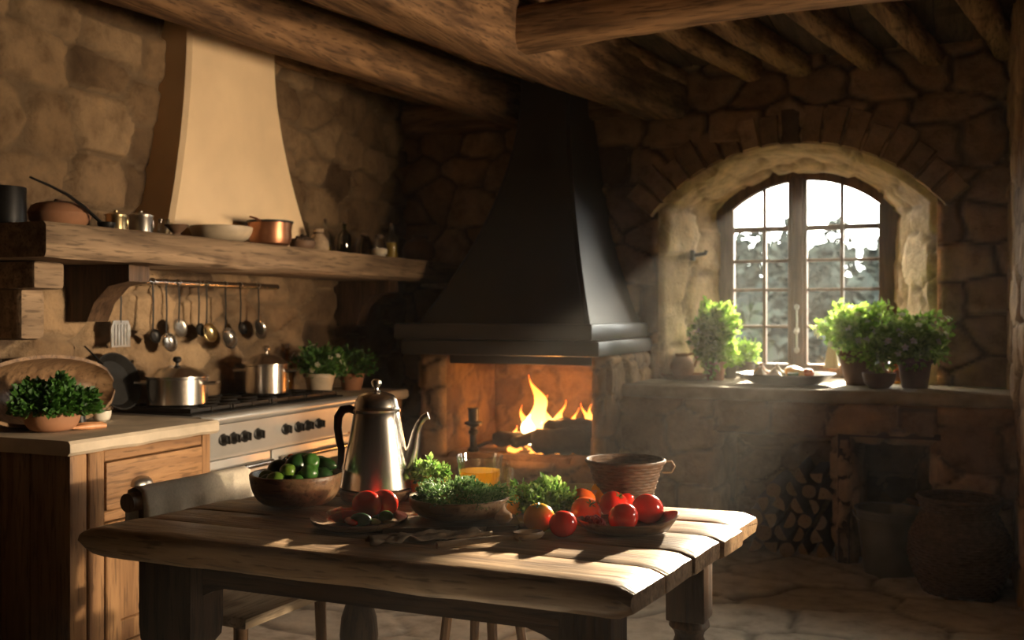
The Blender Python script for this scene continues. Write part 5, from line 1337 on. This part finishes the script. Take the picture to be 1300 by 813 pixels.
# ------------------------------------------------------------------ light
wd = bpy.data.worlds.new('sky'); sc.world = wd; wd.use_nodes = True; nt = wd.node_tree
bg = nt.nodes['Background']; tc = nt.nodes.new('ShaderNodeTexCoord'); sp = nt.nodes.new('ShaderNodeSeparateXYZ'); nt.links.new(tc.outputs['Generated'], sp.inputs[0])
rp = ramp(nt, [(.45, (.55, .60, .62)), (.53, (.95, .94, .90)), (.70, (1.0, .86, .64))])
mp = N(nt, 'MapRange'); mp.inputs[1].default_value = -1; mp.inputs[2].default_value = 1
nt.links.new(sp.outputs[2], mp.inputs[0]); nt.links.new(mp.outputs[0], rp.inputs[0]); nt.links.new(rp.outputs[0], bg.inputs[0]); bg.inputs[1].default_value = SKY
def lamp(kind, name, loc, aim, energy, col, **kw):
    l = bpy.data.lights.new(name, kind); l.energy = energy; l.color = col
    for k, v in kw.items(): setattr(l, k, v)
    o = bpy.data.objects.new(name, l); COL.objects.link(o); o.location = loc
    if aim is not None: o.rotation_euler = (Vector(aim)-Vector(loc)).to_track_quat('-Z', 'Y').to_euler()
    return o
SD = Vector((SUNX, -1, -math.tan(R(SUNEL)))).normalized()
WC = Vector(((WX0+WX1)/2, YW, 1.63)); DS = 16.0
lamp('SPOT', 'low_sun_through_window', WC-SD*DS, WC, SUNE*4*PI*DS*DS, (1.0, .80, .56), spot_size=R(9), spot_blend=.1, shadow_soft_size=.26)
po = lamp('AREA', 'window_portal', ((WX0+WX1)/2, YW+.12, 1.63), ((WX0+WX1)/2, 0, 1.63), 1, (1, 1, 1), shape='RECTANGLE', size=1.2, size_y=1.45)
po.data.cycles.is_portal = True
po = lamp('AREA', 'side_portal', (5.75, (OY0+OY1)/2, (OZ0+OZ1)/2), (0, (OY0+OY1)/2, (OZ0+OZ1)/2), 1, (1, 1, 1), shape='RECTANGLE', size=1.4, size_y=1.4)
po.data.cycles.is_portal = True
lamp('AREA', 'added_side_fill', (5.72, (OY0+OY1)/2, (OZ0+OZ1)/2), (0, 4.15, 2.0), SIDEE, (1.0, .72, .44), shape='RECTANGLE', size=.8, size_y=.75, spread=R(62))  # added warm fill aimed at the plaster hood and left wall
lamp('SPOT', 'added_side_spot', (11.5, 4.5, 2.0), (0.4, 3.35, 1.0), SPOTE, (1.0, .77, .50), spot_size=R(40), spot_blend=.3, shadow_soft_size=.12)  # added spot for the cabinet and cooker side, apart from the window sun
for (x, y, z, e) in ((1.36, 5.80, .72, FIREE), (1.58, 5.86, .68, FIREE*.5), (1.15, 5.80, .66, FIREE*.35)):
    lamp('POINT', 'fire_glow', (x, y, z), None, e, (1.0, .36, .08), shadow_soft_size=.05)
lamp('POINT', 'fire_glow', (1.3, 5.45, .72), None, FIREE*.15, (1.0, .42, .12), shadow_soft_size=.12)

if HAZE:
    m = bpy.data.materials.new('haze'); m.use_nodes = True; nt = m.node_tree
    for n in list(nt.nodes): nt.nodes.remove(n)
    out = nt.nodes.new('ShaderNodeOutputMaterial'); v = nt.nodes.new('ShaderNodeVolumeScatter'); v.inputs['Density'].default_value = HAZE; v.inputs['Anisotropy'].default_value = .55; v.inputs['Color'].default_value = (1, .96, .9, 1)
    nt.links.new(v.outputs[0], out.inputs['Volume'])
    o = obj('haze', MB().span((-.05, -1.4, -.02), (5.58, 6.88, 2.97)), m, None, True, smooth=False); tag(o, 'faint smoky haze filling the kitchen air', 'haze', kind='stuff')

# ------------------------------------------------------------------ camera
cam = bpy.data.cameras.new('camera'); co = bpy.data.objects.new('camera', cam); COL.objects.link(co); sc.camera = co
cam.sensor_width = 36; cam.sensor_fit = 'HORIZONTAL'; cam.lens = 36; cam.shift_y = -.005; cam.clip_start = .05; cam.clip_end = 400
co.location = (EX, 0, EZ); co.rotation_euler = (PI/2, 0, math.atan2(SA, CA))
cam.dof.use_dof = True; cam.dof.focus_distance = 2.9; cam.dof.aperture_fstop = 3.2
vs_ = sc.view_settings; vs_.view_transform = 'Standard'; vs_.look = 'None'; vs_.gamma = 1; vs_.use_curve_mapping = False; vs_.exposure = EXPO
cy = sc.cycles; cy.use_denoising = True; cy.max_bounces = 8; cy.diffuse_bounces = 3; cy.glossy_bounces = 4; cy.transmission_bounces = 6; cy.transparent_max_bounces = 16; cy.volume_bounces = 0
cy.sample_clamp_indirect = 6; cy.caustics_reflective = False; cy.caustics_refractive = False
